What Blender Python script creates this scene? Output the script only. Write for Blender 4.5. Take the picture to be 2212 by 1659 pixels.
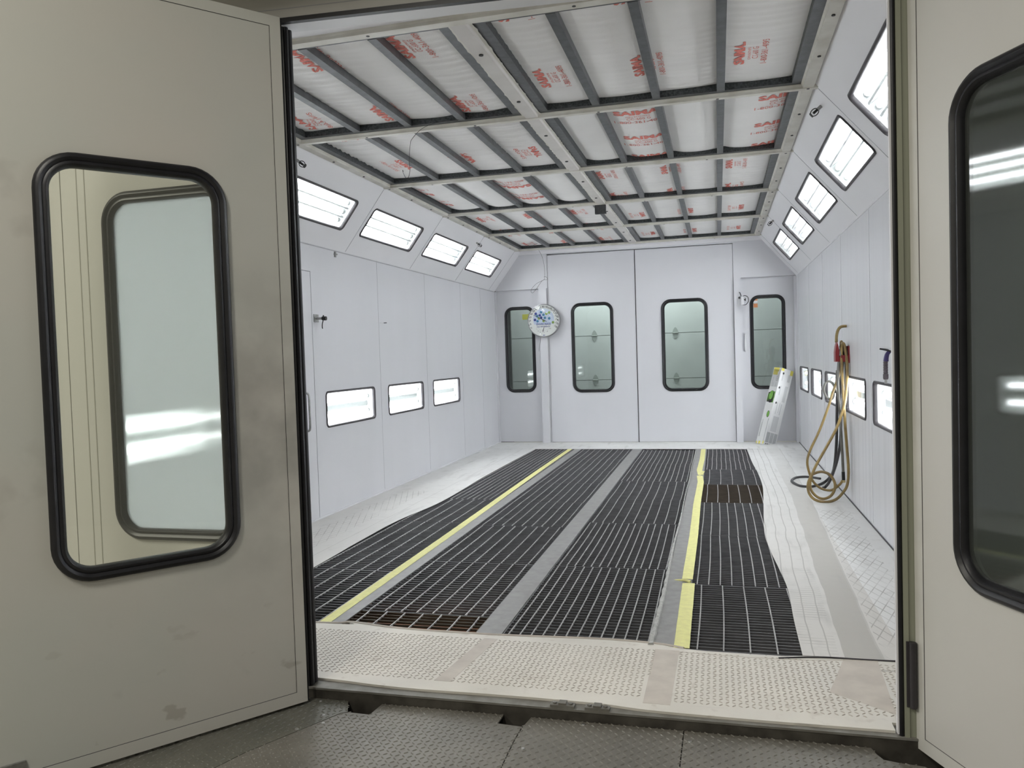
import bpy, bmesh, math, random
from mathutils import Vector, Matrix
from mathutils.geometry import tessellate_polygon
random.seed(7)
PI = math.pi
scene = bpy.context.scene
for o in list(bpy.data.objects): bpy.data.objects.remove(o)
COL = scene.collection

# ------------------------------------------------------------------ camera
CAMP = Vector((3.2225, 0.0, 1.3036))
YAW, PITCH, ROLL = 0.2580, 0.03562, -0.03135
fw = Vector((-math.sin(YAW)*math.cos(PITCH), math.cos(YAW)*math.cos(PITCH), -math.sin(PITCH)))
r0 = fw.cross(Vector((0, 0, 1))).normalized(); u0_ = r0.cross(fw)
rt = r0*math.cos(ROLL)+u0_*math.sin(ROLL); up = -r0*math.sin(ROLL)+u0_*math.cos(ROLL)
cam_data = bpy.data.cameras.new('camera'); cam = bpy.data.objects.new('camera', cam_data); COL.objects.link(cam)
m3 = Matrix((rt, up, -fw)).transposed()
cam.matrix_world = Matrix.Translation(CAMP) @ m3.to_4x4()
cam_data.sensor_width = 36.0; cam_data.lens = 1693.96/2212*36.0
cam_data.clip_start = 0.05; cam_data.clip_end = 200
scene.camera = cam

# ------------------------------------------------------------------ world, lights, exposure
W_ = bpy.data.worlds.new('world'); scene.world = W_; W_.use_nodes = True
bg = W_.node_tree.nodes['Background']; bg.inputs[0].default_value = (0.9, 0.92, 1.0, 1); bg.inputs[1].default_value = 0.03
def area(name, loc, rot, sx, sy, power, color=(1, 1, 1)):
    d = bpy.data.lights.new(name, 'AREA'); d.shape = 'RECTANGLE'; d.size = sx; d.size_y = sy; d.energy = power; d.color = color
    o = bpy.data.objects.new(name, d); COL.objects.link(o); o.location = loc; o.rotation_euler = rot; return o
# shop ceiling lamps (behind and beside the camera) and the lamp in the bay behind the booth
area('shop_lamp', (1.45, -0.1, 3.7), (0, 0, 0), 0.4, 1.2, 68, (1.0, 0.965, 0.875))
area('shop_lamp', (3.4, -2.6, 4.3), (0, 0, 0), 0.5, 2.4, 45, (1.0, 0.98, 0.95))
area('shop_lamp', (-2.0, -0.2, 4.2), (0, 0, 0), 0.5, 2.0, 250, (1.0, 0.965, 0.86))
area('bay_lamp', (2.1, 11.85, 3.25), (0, 0, 0), 3.6, 0.4, 115, (0.97, 1.0, 0.99))
scene.view_settings.view_transform = 'Standard'; scene.view_settings.look = 'None'
scene.view_settings.exposure = 0.0; scene.view_settings.gamma = 1.0
scene.view_settings.use_curve_mapping = False
TUBE_E = 27.0

# ------------------------------------------------------------------ booth dimensions (metres)
BW = 4.27; L = 11.356; Z1 = 2.2775; H = 2.83; XL = 0.42; XR = 0.47; YF = 2.80
RAILY = [3.42+1.525*k for k in range(6)]

# ------------------------------------------------------------------ materials
def srgb(r, g, b):
    f = lambda c: (c/255/12.92) if c/255 <= 0.04045 else ((c/255+0.055)/1.055)**2.4
    return (f(r), f(g), f(b), 1)
def newmat(name):
    m = bpy.data.materials.new(name); m.use_nodes = True
    nt = m.node_tree; b = nt.nodes['Principled BSDF']; return m, nt, b
def N(nt, t, **kw):
    n = nt.nodes.new(t)
    for k, v in kw.items(): setattr(n, k, v)
    return n
def mixc(nt, fac, a, b, blend='MIX'):
    n = N(nt, 'ShaderNodeMix', data_type='RGBA', blend_type=blend)
    for sock, v in ((n.inputs[0], fac), (n.inputs[6], a), (n.inputs[7], b)):
        if isinstance(v, bpy.types.NodeSocket): nt.links.new(v, sock)
        else: sock.default_value = v
    return n.outputs[2]
def math_(nt, op, a, b=None, c=None, clamp=False):
    n = N(nt, 'ShaderNodeMath', operation=op); n.use_clamp = clamp
    for i, v in enumerate((a, b, c)):
        if v is None: continue
        if isinstance(v, bpy.types.NodeSocket): nt.links.new(v, n.inputs[i])
        else: n.inputs[i].default_value = v
    return n.outputs[0]
def pos(nt):
    g = N(nt, 'ShaderNodeNewGeometry'); s = N(nt, 'ShaderNodeSeparateXYZ'); nt.links.new(g.outputs['Position'], s.inputs[0])
    return g.outputs['Position'], s.outputs[0], s.outputs[1], s.outputs[2]
def noise(nt, vec, scale, detail=3, stretch=None):
    n = N(nt, 'ShaderNodeTexNoise'); n.inputs['Scale'].default_value = scale; n.inputs['Detail'].default_value = detail
    if stretch:
        mp = N(nt, 'ShaderNodeMapping'); mp.inputs['Scale'].default_value = stretch; nt.links.new(vec, mp.inputs[0]); vec = mp.outputs[0]
    nt.links.new(vec, n.inputs['Vector']); return n.outputs['Fac']
def ramp(nt, fac, p0, p1, c0=(0, 0, 0, 1), c1=(1, 1, 1, 1)):
    r = N(nt, 'ShaderNodeValToRGB'); e = r.color_ramp.elements
    e[0].position = p0; e[1].position = p1; e[0].color = c0; e[1].color = c1
    nt.links.new(fac, r.inputs[0]); return r.outputs[0]
def bump(nt, b, h, strength, dist=0.01):
    n = N(nt, 'ShaderNodeBump'); n.inputs['Strength'].default_value = strength; n.inputs['Distance'].default_value = dist
    nt.links.new(h, n.inputs['Height']); nt.links.new(n.outputs[0], b.inputs['Normal'])
def simple(name, col, rough=0.5, metal=0.0, var=0.0, vscale=8, col2=None, bmp=0.0, bscale=60, stretch=None, spec=None):
    m, nt, b = newmat(name)
    b.inputs['Roughness'].default_value = rough; b.inputs['Metallic'].default_value = metal
    if spec is not None: b.inputs['Specular IOR Level'].default_value = spec
    p = pos(nt)[0]
    c2 = col2 or tuple([min(1, c*(1-var)) for c in col[:3]]+[1])
    f = ramp(nt, noise(nt, p, vscale, 4, stretch), 0.35, 0.7)
    nt.links.new(mixc(nt, f, col, c2), b.inputs['Base Color'])
    if bmp: bump(nt, b, noise(nt, p, bscale, 3, stretch), bmp, 0.004)
    return m
M = {}
M['wall'] = simple('booth_white_paint', (0.76, 0.76, 0.795, 1), 0.38, var=0.05, vscale=1.4, bmp=0.05, bscale=9, stretch=(1, 1, 0.25))
M['slope'] = simple('booth_slope_paint', (0.86, 0.85, 0.875, 1), 0.42, var=0.04, vscale=1.2)
M['seam'] = simple('panel_seam_paint', (0.5, 0.5, 0.53, 1), 0.5, var=0.3, vscale=4)
M['seam_light'] = simple('seam_sealant', (0.86, 0.86, 0.88, 1), 0.35, var=0.1, vscale=4)
# right wall: ribbed sheen painted as faint vertical bands, with overspray lower down
m, nt, b = newmat('booth_ribbed_paint'); P, X, Y, Z = pos(nt)
s = noise(nt, P, 1.0, 2, (1, 11, 0.22)); zz = ramp(nt, math_(nt, 'MULTIPLY', Z, 0.4), 0.25, 0.8, (1, 1, 1, 1), (0.25, 0.25, 0.25, 1))
f = math_(nt, 'MULTIPLY', ramp(nt, s, 0.42, 0.68), zz)
nt.links.new(mixc(nt, f, (0.77, 0.77, 0.80, 1), (0.69, 0.69, 0.72, 1)), b.inputs['Base Color']); b.inputs['Roughness'].default_value = 0.3
bump(nt, b, s, 0.05, 0.01); M['wall_r'] = m
M['outer'] = simple('outer_door_paint', (0.60, 0.585, 0.555, 1), 0.42, var=0.07, vscale=1.6, col2=(0.575, 0.57, 0.535, 1))
# leaf with grime near the bottom edge
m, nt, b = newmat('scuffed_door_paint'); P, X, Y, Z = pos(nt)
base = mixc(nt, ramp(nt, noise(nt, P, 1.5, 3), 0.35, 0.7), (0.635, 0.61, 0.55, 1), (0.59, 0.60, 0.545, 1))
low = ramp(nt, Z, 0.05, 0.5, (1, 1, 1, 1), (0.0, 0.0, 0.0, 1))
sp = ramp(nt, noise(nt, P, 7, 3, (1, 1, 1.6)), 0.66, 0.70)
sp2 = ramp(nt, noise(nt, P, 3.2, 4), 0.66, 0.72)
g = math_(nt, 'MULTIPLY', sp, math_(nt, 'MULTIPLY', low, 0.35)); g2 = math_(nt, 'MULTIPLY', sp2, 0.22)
sm = math_(nt, 'MULTIPLY', math_(nt, 'MULTIPLY', ramp(nt, math_(nt, 'SUBTRACT', X, 1.0), 0.32, 0.52), ramp(nt, math_(nt, 'ABSOLUTE', math_(nt, 'SUBTRACT', Z, 1.05)), 0.15, 0.75, (1, 1, 1, 1), (0, 0, 0, 1))), ramp(nt, noise(nt, P, 5, 4), 0.30, 0.62))  # mid-height smudge at the right: dirt plus some of the leaf's shading
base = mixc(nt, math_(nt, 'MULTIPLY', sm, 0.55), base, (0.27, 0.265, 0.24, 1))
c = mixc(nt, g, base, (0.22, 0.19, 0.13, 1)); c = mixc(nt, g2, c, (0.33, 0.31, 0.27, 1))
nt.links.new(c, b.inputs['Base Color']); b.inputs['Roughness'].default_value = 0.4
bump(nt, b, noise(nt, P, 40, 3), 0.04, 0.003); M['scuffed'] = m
M['door_edge'] = simple('door_edge_paint', (0.33, 0.34, 0.26, 1), 0.5, var=0.2, vscale=6, stretch=(1, 1, .2))
M['outer_line'] = simple('groove_paint', (0.40, 0.39, 0.35, 1), 0.5)
M['trim_out'] = simple('door_edge_trim', (0.62, 0.61, 0.57, 1), 0.35, var=0.12, vscale=5)
M['rubber'] = simple('black_rubber', (0.012, 0.012, 0.015, 1), 0.42, var=0.4, vscale=20, bmp=0.1)
M['rubber_g'] = simple('grey_gasket_rubber', (0.05, 0.045, 0.05, 1), 0.5, var=0.4, vscale=14)
M['galv'] = simple('galvanised_frame_steel', (0.125, 0.13, 0.137, 1), 0.42, 0.35, var=0.35, vscale=22, bmp=0.04)
M['galv_d'] = simple('dark_frame_web', (0.028, 0.032, 0.036, 1), 0.5, 0.4, vscale=90, col2=(0.10, 0.11, 0.11, 1))
M['rail'] = simple('cream_rail_paint', (0.72, 0.70, 0.64, 1), 0.36, vscale=7, col2=(0.56, 0.53, 0.46, 1), bmp=0.25, bscale=18)
M['rail_c'] = simple('centre_rail_paint', (0.66, 0.63, 0.60, 1), 0.4, vscale=5, col2=(0.58, 0.55, 0.52, 1), bmp=0.1, bscale=18)
M['bolt'] = simple('dark_bolt_metal', (0.03, 0.03, 0.03, 1), 0.45, 0.5)
M['media'] = simple('white_filter_media', (0.88, 0.865, 0.855, 1), 0.9, var=0.06, vscale=3, bmp=0.25, bscale=150, stretch=None, spec=0.1)
M['red'] = simple('red_print_ink', (0.68, 0.16, 0.13, 1), 0.85, vscale=120, col2=(0.78, 0.36, 0.32, 1), spec=0.1)
M['white_box'] = simple('fixture_white', (0.80, 0.82, 0.82, 1), 0.35)
M['ridge'] = simple('fixture_reflector_ridge', (0.20, 0.225, 0.215, 1), 0.5)
m, nt, b = newmat('fluorescent_tube'); b.inputs['Base Color'].default_value = (0.9, 0.9, 0.9, 1)
b.inputs['Emission Color'].default_value = (0.965, 0.975, 1.0, 1); b.inputs['Emission Strength'].default_value = TUBE_E; M['tube'] = m
def glass(name, tint, diff=0.5, gloss_min=0.03, rough=0.02, haze=0.0, hazecol=(0.7, 0.75, 0.78, 1), refr=0.0, refr_rough=0.25):
    m = bpy.data.materials.new(name); m.use_nodes = True; nt = m.node_tree; nt.nodes.clear()
    out = N(nt, 'ShaderNodeOutputMaterial'); tr = N(nt, 'ShaderNodeBsdfTransparent'); tr.inputs[0].default_value = tint
    gl = N(nt, 'ShaderNodeBsdfGlossy'); gl.inputs['Roughness'].default_value = rough; gl.inputs[0].default_value = (1, 1, 1, 1)
    fr = N(nt, 'ShaderNodeFresnel'); ge = N(nt, 'ShaderNodeNewGeometry')
    nt.links.new(math_(nt, 'ADD', 1.5, math_(nt, 'MULTIPLY', ge.outputs['Backfacing'], 1/1.5-1.5)), fr.inputs[0])
    last = tr.outputs[0]
    if refr:
        rf = N(nt, 'ShaderNodeBsdfRefraction'); rf.inputs['Roughness'].default_value = refr_rough; rf.inputs['IOR'].default_value = 1.15
        rf.inputs[0].default_value = tint
        mx = N(nt, 'ShaderNodeMixShader'); mx.inputs[0].default_value = refr
        nt.links.new(last, mx.inputs[1]); nt.links.new(rf.outputs[0], mx.inputs[2]); last = mx.outputs[0]
    if haze:
        df = N(nt, 'ShaderNodeBsdfTranslucent'); df.inputs[0].default_value = hazecol
        d2 = N(nt, 'ShaderNodeBsdfDiffuse'); d2.inputs[0].default_value = hazecol
        m2 = N(nt, 'ShaderNodeMixShader'); m2.inputs[0].default_value = diff
        nt.links.new(df.outputs[0], m2.inputs[1]); nt.links.new(d2.outputs[0], m2.inputs[2])
        mx = N(nt, 'ShaderNodeMixShader'); mx.inputs[0].default_value = haze
        nt.links.new(last, mx.inputs[1]); nt.links.new(m2.outputs[0], mx.inputs[2]); last = mx.outputs[0]
    mm = N(nt, 'ShaderNodeMixShader'); nt.links.new(fr.outputs[0], mm.inputs[0])
    nt.links.new(last, mm.inputs[1]); nt.links.new(gl.outputs[0], mm.inputs[2]); nt.links.new(mm.outputs[0], out.inputs[0]); return m
M['lampglass'] = glass('lamp_glass', (0.98, 0.99, 0.99, 1), rough=0.05, haze=0.010, hazecol=(0.95, 0.97, 0.97, 1), diff=0.15)
M['dialglass'] = glass('dial_glass', (0.99, 0.99, 0.99, 1), rough=0.05)
M['winglass'] = glass('green_window_glass', (0.80, 0.835, 0.825, 1), rough=0.03)
M['frontglass'] = glass('front_leaf_glass', (0.93, 0.94, 0.90, 1), rough=0.03, haze=0.05, hazecol=(0.8, 0.8, 0.7, 1))
M['misty'] = glass('misted_glass', (0.98, 0.99, 1.0, 1), rough=0.1, haze=0.42, hazecol=(0.93, 0.98, 1.0, 1), diff=0.05, refr=0.8, refr_rough=0.22)
M['darkglass'] = glass('dark_window_glass', (0.60, 0.65, 0.61, 1), rough=0.045, haze=0.11, hazecol=(0.5, 0.53, 0.5, 1))
# grates / floor
M['bar'] = simple('grate_bar_steel', (0.17, 0.17, 0.178, 1), 0.45, 0.3, var=0.3, vscale=12)
M['bar_rust'] = simple('overspray_grate_bar', (0.085, 0.065, 0.045, 1), 0.5, 0.2, var=0.3, vscale=12)
M['rod'] = simple('grate_rod_steel', (0.40, 0.395, 0.39, 1), 0.45, 0.1, var=0.25, vscale=30)
M['strip'] = simple('grey_channel_paint', (0.30, 0.295, 0.288, 1), 0.5, vscale=18, col2=(0.24, 0.235, 0.23, 1), bmp=0.08)
M['pit'] = simple('pit_dark', (0.006, 0.006, 0.007, 1), 0.9)
M['pad_rust'] = simple('rusty_pit_filter', (0.34, 0.10, 0.035, 1), 0.9, vscale=25, col2=(0.22, 0.07, 0.025, 1))
M['pad_brown'] = simple('brown_pit_filter', (0.075, 0.055, 0.035, 1), 0.9, vscale=9, col2=(0.05, 0.05, 0.04, 1))
M['pad_blue'] = simple('bluish_pit_filter', (0.035, 0.04, 0.06, 1), 0.9, vscale=5, col2=(0.06, 0.055, 0.04, 1))
M['tape'] = simple('yellow_masking_tape', (0.80, 0.78, 0.33, 1), 0.7, vscale=30, col2=(0.72, 0.69, 0.31, 1), bmp=0.25, bscale=60)
M['caulk'] = simple('torn_paper_edge', (0.50, 0.50, 0.48, 1), 0.9, vscale=60, col2=(0.36, 0.36, 0.34, 1))
# grey chequer plate
M['plate'] = simple('grey_chequer_plate', (0.175, 0.164, 0.14, 1), 0.42, 0.1, vscale=5, col2=(0.135, 0.127, 0.108, 1), bmp=0.1, bscale=90)
M['plate_dk'] = simple('greenish_chequer_plate', (0.15, 0.145, 0.12, 1), 0.4, 0.1, vscale=6, col2=(0.11, 0.11, 0.09, 1), bmp=0.1, bscale=90)
M['sill'] = simple('grey_sill_steel', (0.20, 0.195, 0.175, 1), 0.5, 0.0, vscale=16, col2=(0.13, 0.12, 0.10, 1), bmp=0.2, bscale=25)
M['sill_face'] = simple('dark_brown_sill_face', (0.075, 0.068, 0.055, 1), 0.7, vscale=14, col2=(0.03, 0.026, 0.02, 1))  # front face of the sill, darker brown than its top
M['screw'] = simple('bright_screw_head', (0.5, 0.5, 0.48, 1), 0.3, 0.9)
# white floor sheeting, front strip: warm beige with stains and scuffs
m, nt, b = newmat('beige_floor_sheet'); P, X, Y, Z = pos(nt)
n1 = ramp(nt, noise(nt, P, 2.4, 5), 0.35, 0.72); n2 = ramp(nt, noise(nt, P, 14, 4), 0.60, 0.78)
n3 = ramp(nt, noise(nt, P, 3.0, 4, (1.0, 7, 1)), 0.66, 0.74)
xr = ramp(nt, math_(nt, 'SUBTRACT', X, 3.0), 0.0, 0.75)
c = mixc(nt, n1, (0.73, 0.695, 0.63, 1), (0.61, 0.58, 0.52, 1)); c = mixc(nt, n2, c, (0.50, 0.45, 0.39, 1))
c = mixc(nt, math_(nt, 'MULTIPLY', n3, xr), c, (0.33, 0.31, 0.28, 1))
c = mixc(nt, math_(nt, 'MULTIPLY', xr, math_(nt, 'MULTIPLY', n1, 0.6)), c, (0.74, 0.73, 0.70, 1))
nt.links.new(c, b.inputs['Base Color']); b.inputs['Roughness'].default_value = 0.6
bump(nt, b, noise(nt, P, 12, 4), 0.3, 0.01); M['mat'] = m
M['mat_lug'] = simple('shaded_beige_lug', (0.50, 0.455, 0.40, 1), 0.5, vscale=4, col2=(0.38, 0.34, 0.295, 1))  # lug shadow put into the colour, darker than the sheet
M['mat_strip'] = simple('beige_joint_strip', (0.60, 0.545, 0.48, 1), 0.6, vscale=10, col2=(0.50, 0.45, 0.40, 1), bmp=0.15)
# side sheeting: imprints of what lies beneath
m, nt, b = newmat('white_floor_sheet'); P, X, Y, Z = pos(nt)
n1 = ramp(nt, noise(nt, P, 1.6, 5, (1, .5, 1)), 0.35, 0.72); n2 = ramp(nt, noise(nt, P, 9, 5), 0.55, 0.8)
n3 = ramp(nt, noise(nt, P, 2.2, 5, (5, .7, 1)), 0.58, 0.70)
wx0 = math_(nt, 'ADD', X, math_(nt, 'MULTIPLY', noise(nt, P, 2.0, 2), 0.03))
yc = math_(nt, 'MINIMUM', math_(nt, 'MAXIMUM', math_(nt, 'SUBTRACT', Y, 3.6), 0.0), 3.5)
wx = math_(nt, 'SUBTRACT', wx0, math_(nt, 'MULTIPLY', yc, 0.030))
def line(coord, pitch, off, width):
    a = math_(nt, 'FRACT', math_(nt, 'DIVIDE', math_(nt, 'SUBTRACT', coord, off), pitch))
    return math_(nt, 'LESS_THAN', a, width/pitch)
def rng(coord, a, b_):
    return math_(nt, 'MULTIPLY', math_(nt, 'GREATER_THAN', coord, a), math_(nt, 'LESS_THAN', coord, b_))
zoneG = math_(nt, 'MULTIPLY', rng(wx, 3.30, 3.705), rng(Y, 3.3, 10.6))
patch = ramp(nt, noise(nt, P, 3.5, 2), 0.42, 0.55)
ln1 = math_(nt, 'MULTIPLY', line(Y, 0.036, 0.0, 0.006), math_(nt, 'MULTIPLY', math_(nt, 'LESS_THAN', Y, 5.4), patch))
ln2 = line(wx, 0.066, 3.60, 0.006)
gm = math_(nt, 'MULTIPLY', zoneG, math_(nt, 'MAXIMUM', ln1, ln2))
zoneH = math_(nt, 'MULTIPLY', rng(wx, 3.885, 4.12), rng(Y, 3.3, 6.6))
zoneHl = math_(nt, 'MULTIPLY', rng(wx0, 0.20, 0.46), rng(Y, 4.0, 7.2))
d1 = math_(nt, 'ADD', math_(nt, 'MULTIPLY', X, 1.35), math_(nt, 'MULTIPLY', Y, 0.5)); d2 = math_(nt, 'SUBTRACT', math_(nt, 'MULTIPLY', X, 1.35), math_(nt, 'MULTIPLY', Y, 0.5))
hatch = math_(nt, 'MULTIPLY', math_(nt, 'MAXIMUM', line(d1, 0.075, 0, 0.008), line(d2, 0.075, 0, 0.008)), ramp(nt, noise(nt, P, 4, 2), 0.3, 0.6))
hm = math_(nt, 'MULTIPLY', math_(nt, 'MAXIMUM', zoneH, zoneHl), hatch)
joint = math_(nt, 'MULTIPLY', rng(Y, 3.3, 10.6), math_(nt, 'MAXIMUM', rng(wx, 3.868, 3.876), rng(wx0, 0.57, 0.577)))
jl = math_(nt, 'MULTIPLY', rng(wx0, 0.585, 0.73), math_(nt, 'MULTIPLY', rng(Y, 3.0, 6.2), line(Y, 0.036, 0, 0.004)))
beam = rng(wx, 3.725, 3.868)
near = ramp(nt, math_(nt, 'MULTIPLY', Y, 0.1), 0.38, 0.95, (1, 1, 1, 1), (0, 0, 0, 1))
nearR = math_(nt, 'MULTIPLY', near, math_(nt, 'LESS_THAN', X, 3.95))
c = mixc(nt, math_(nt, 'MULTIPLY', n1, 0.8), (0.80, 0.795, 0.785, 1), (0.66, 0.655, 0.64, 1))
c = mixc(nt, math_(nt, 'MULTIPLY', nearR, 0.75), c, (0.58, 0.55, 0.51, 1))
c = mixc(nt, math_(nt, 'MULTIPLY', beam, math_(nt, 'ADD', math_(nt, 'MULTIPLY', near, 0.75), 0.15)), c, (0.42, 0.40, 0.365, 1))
c = mixc(nt, math_(nt, 'MULTIPLY', n2, 0.45), c, (0.43, 0.415, 0.39, 1))
c = mixc(nt, math_(nt, 'MULTIPLY', n3, 0.38), c, (0.40, 0.39, 0.37, 1))
k = math_(nt, 'MAXIMUM', math_(nt, 'MAXIMUM', math_(nt, 'MULTIPLY', gm, 0.55), math_(nt, 'MULTIPLY', hm, 0.65)), math_(nt, 'MAXIMUM', math_(nt, 'MULTIPLY', joint, 0.35), math_(nt, 'MULTIPLY', jl, 0.3)))
c = mixc(nt, k, c, (0.25, 0.235, 0.215, 1))
nt.links.new(c, b.inputs['Base Color']); b.inputs['Roughness'].default_value = 0.5
bump(nt, b, math_(nt, 'ADD', noise(nt, P, 8, 4), math_(nt, 'MULTIPLY', k, -0.8)), 0.25, 0.01); M['sheet'] = m
M['garage'] = simple('grey_sectional_door', (0.49, 0.52, 0.505, 1), 0.5, var=0.1, vscale=2)
M['garage_d'] = simple('grey_hinge_plate', (0.30, 0.33, 0.31, 1), 0.5)
M['shop'] = simple('shop_wall_paint', (0.30, 0.29, 0.26, 1), 0.7, var=0.1, vscale=0.8)
M['shop_dark'] = simple('dark_shop_wall', (0.06, 0.065, 0.06, 1), 0.7, var=0.2, vscale=0.8)
M['metal'] = simple('nickel_fitting', (0.42, 0.42, 0.41, 1), 0.3, 0.8, var=0.3, vscale=60)
M['black'] = simple('black_plastic', (0.012, 0.012, 0.014, 1), 0.4)
M['black_h'] = simple('dark_grey_hose', (0.045, 0.043, 0.045, 1), 0.5)
M['grey_h'] = simple('grey_hose', (0.21, 0.205, 0.19, 1), 0.45, vscale=12, col2=(0.13, 0.125, 0.11, 1))
M['tan'] = simple('amber_hose', (0.33, 0.23, 0.085, 1), 0.35, vscale=14, col2=(0.20, 0.14, 0.06, 1))
M['brass'] = simple('brass_fitting', (0.6, 0.5, 0.28, 1), 0.3, 0.8)
M['redh'] = simple('red_hook_plastic', (0.28, 0.018, 0.022, 1), 0.35, vscale=10, col2=(0.2, 0.012, 0.015, 1))
M['purple'] = simple('purple_grip', (0.05, 0.035, 0.16, 1), 0.4)
M['grip'] = simple('grey_ribbed_grip', (0.10, 0.085, 0.10, 1), 0.5)
M['wire'] = simple('thin_dark_wire', (0.04, 0.04, 0.04, 1), 0.5, 0.4)
M['white_p'] = simple('white_plastic', (0.78, 0.78, 0.80, 1), 0.35)
M['card'] = simple('white_carton', (0.74, 0.74, 0.74, 1), 0.6, var=0.04, vscale=5)
M['card_g'] = simple('grey_carton_print', (0.40, 0.41, 0.42, 1), 0.6)
M['card_lg'] = simple('pale_grey_carton_print', (0.56, 0.565, 0.57, 1), 0.6)
M['card_k'] = simple('black_carton_print', (0.03, 0.03, 0.03, 1), 0.6)
M['card_grn'] = simple('green_carton_print', (0.14, 0.36, 0.05, 1), 0.55, vscale=40, col2=(0.22, 0.48, 0.10, 1))
M['card_y'] = simple('yellow_carton_print', (0.74, 0.66, 0.13, 1), 0.6)
M['orange'] = simple('orange_sticker', (0.62, 0.25, 0.11, 1), 0.6)
M['yel_note'] = simple('yellow_note_paper', (0.50, 0.52, 0.10, 1), 0.7)
M['dial'] = simple('dial_white', (0.78, 0.80, 0.77, 1), 0.4)
M['dial_rim'] = simple('dial_rim_metal', (0.35, 0.35, 0.36, 1), 0.3, 0.7)
M['dial_sky'] = simple('dial_pale_blue', (0.52, 0.60, 0.75, 1), 0.4, vscale=9, col2=(0.62, 0.70, 0.82, 1))
M['ink'] = simple('black_dial_ink', (0.015, 0.015, 0.03, 1), 0.5)
M['navy'] = simple('navy_dial_ink', (0.02, 0.04, 0.25, 1), 0.5)
M['teal'] = simple('teal_dial_ink', (0.05, 0.22, 0.38, 1), 0.5)
M['lime'] = simple('green_dial_ink', (0.25, 0.38, 0.09, 1), 0.5)
M['sensor'] = simple('dark_grey_box', (0.06, 0.063, 0.065, 1), 0.6, var=0.4, vscale=60)

# ------------------------------------------------------------------ mesh builder and object helpers
def frame(o, U, V, Nn):
    m = Matrix((Vector(U), Vector(V), Vector(Nn))).transposed().to_4x4(); m.translation = Vector(o); return m
ID = Matrix.Identity(4)
class MB:
    def __init__(s): s.v = []; s.f = []
    def add(s, vs, fs, T=ID):
        n = len(s.v); s.v += [T @ Vector(p) for p in vs]; s.f += [tuple(i+n for i in f) for f in fs]; return s
    def box(s, a, b, T=ID):
        x0, y0, z0 = a; x1, y1, z1 = b
        return s.add([(x0, y0, z0), (x1, y0, z0), (x1, y1, z0), (x0, y1, z0), (x0, y0, z1), (x1, y0, z1), (x1, y1, z1), (x0, y1, z1)],
                     [(0, 3, 2, 1), (4, 5, 6, 7), (0, 1, 5, 4), (1, 2, 6, 5), (2, 3, 7, 6), (3, 0, 4, 7)], T)
    def plate(s, outer, holes=(), w0=0.0, w1=0.01, T=ID):
        loops = [list(outer)]+[list(h) for h in holes]
        flat = [p for l in loops for p in l]; n = len(flat)
        tri = tessellate_polygon([[Vector((p[0], p[1], 0)) for p in l] for l in loops])
        vs = [(p[0], p[1], w0) for p in flat]+[(p[0], p[1], w1) for p in flat]; fs = []
        for t in tri: fs.append(tuple(t)); fs.append(tuple(i+n for i in reversed(t)))
        k = 0
        for l in loops:
            c = len(l)
            for i in range(c):
                a, b_ = k+i, k+(i+1) % c; fs.append((a, b_, b_+n, a+n))
            k += c
        return s.add(vs, fs, T)
    def loops(s, ls, closed_profile=False, caps=False, T=ID):
        c = len(ls[0]); vs = [p for l in ls for p in l]; fs = []
        r = len(ls) if closed_profile else len(ls)-1
        for j in range(r):
            a = j*c; b_ = ((j+1) % len(ls))*c
            for i in range(c): i2 = (i+1) % c; fs.append((a+i, a+i2, b_+i2, b_+i))
        if caps and not closed_profile:
            fs.append(tuple(range(c-1, -1, -1))); fs.append(tuple(range((len(ls)-1)*c, len(ls)*c)))
        return s.add(vs, fs, T)
    def lathe(s, prof, n=16, T=ID, caps=True):
        ls = [[(r*math.cos(2*PI*i/n), r*math.sin(2*PI*i/n), z) for i in range(n)] for r, z in prof]
        return s.loops(ls, caps=caps, T=T)
    def cyl(s, p, q, r, n=12, r2=None):
        p = Vector(p); q = Vector(q); d = (q-p); T = d.to_track_quat('Z', 'Y').to_matrix().to_4x4(); T.translation = p
        return s.lathe([(r, 0), (r if r2 is None else r2, d.length)], n, T)
    def tube(s, pts, r, n=8, sub=4, closed=False):
        P_ = [Vector(p) for p in pts]
        if sub > 1:
            Q = []; m_ = len(P_); rngk = m_ if closed else m_-1
            g = (lambda i: P_[i % m_]) if closed else (lambda i: P_[max(0, min(m_-1, i))])
            for i in range(rngk):
                a, b_, c, d = g(i-1), g(i), g(i+1), g(i+2)
                for k in range(sub):
                    t = k/sub; Q.append(0.5*((2*b_)+(c-a)*t+(2*a-5*b_+4*c-d)*t*t+(3*b_-a-3*c+d)*t**3))
            if not closed: Q.append(P_[-1])
            P_ = Q
        m_ = len(P_); rings = []; nrm = None
        for i in range(m_):
            t = (P_[(i+1) % m_]-P_[i-1]) if closed else (P_[min(i+1, m_-1)]-P_[max(i-1, 0)])
            t.normalize()
            if nrm is None: nrm = t.orthogonal().normalized()
            nrm = (nrm-t*nrm.dot(t)).normalized(); bi = t.cross(nrm)
            rr_ = r(i/(m_-1)) if callable(r) else r
            rings.append([P_[i]+nrm*rr_*math.cos(2*PI*k/n)+bi*rr_*math.sin(2*PI*k/n) for k in range(n)])
        return s.loops(rings, closed_profile=closed, caps=not closed)
    def sphere(s, c, r, n=12, sc=(1, 1, 1)):
        prof = [(max(1e-4, math.sin(PI*i/8)), -math.cos(PI*i/8)) for i in range(9)]
        T = Matrix.Translation(Vector(c)) @ Matrix.Diagonal(Vector((r*sc[0], r*sc[1], r*sc[2], 1)))
        return s.lathe(prof, n, T)
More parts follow.
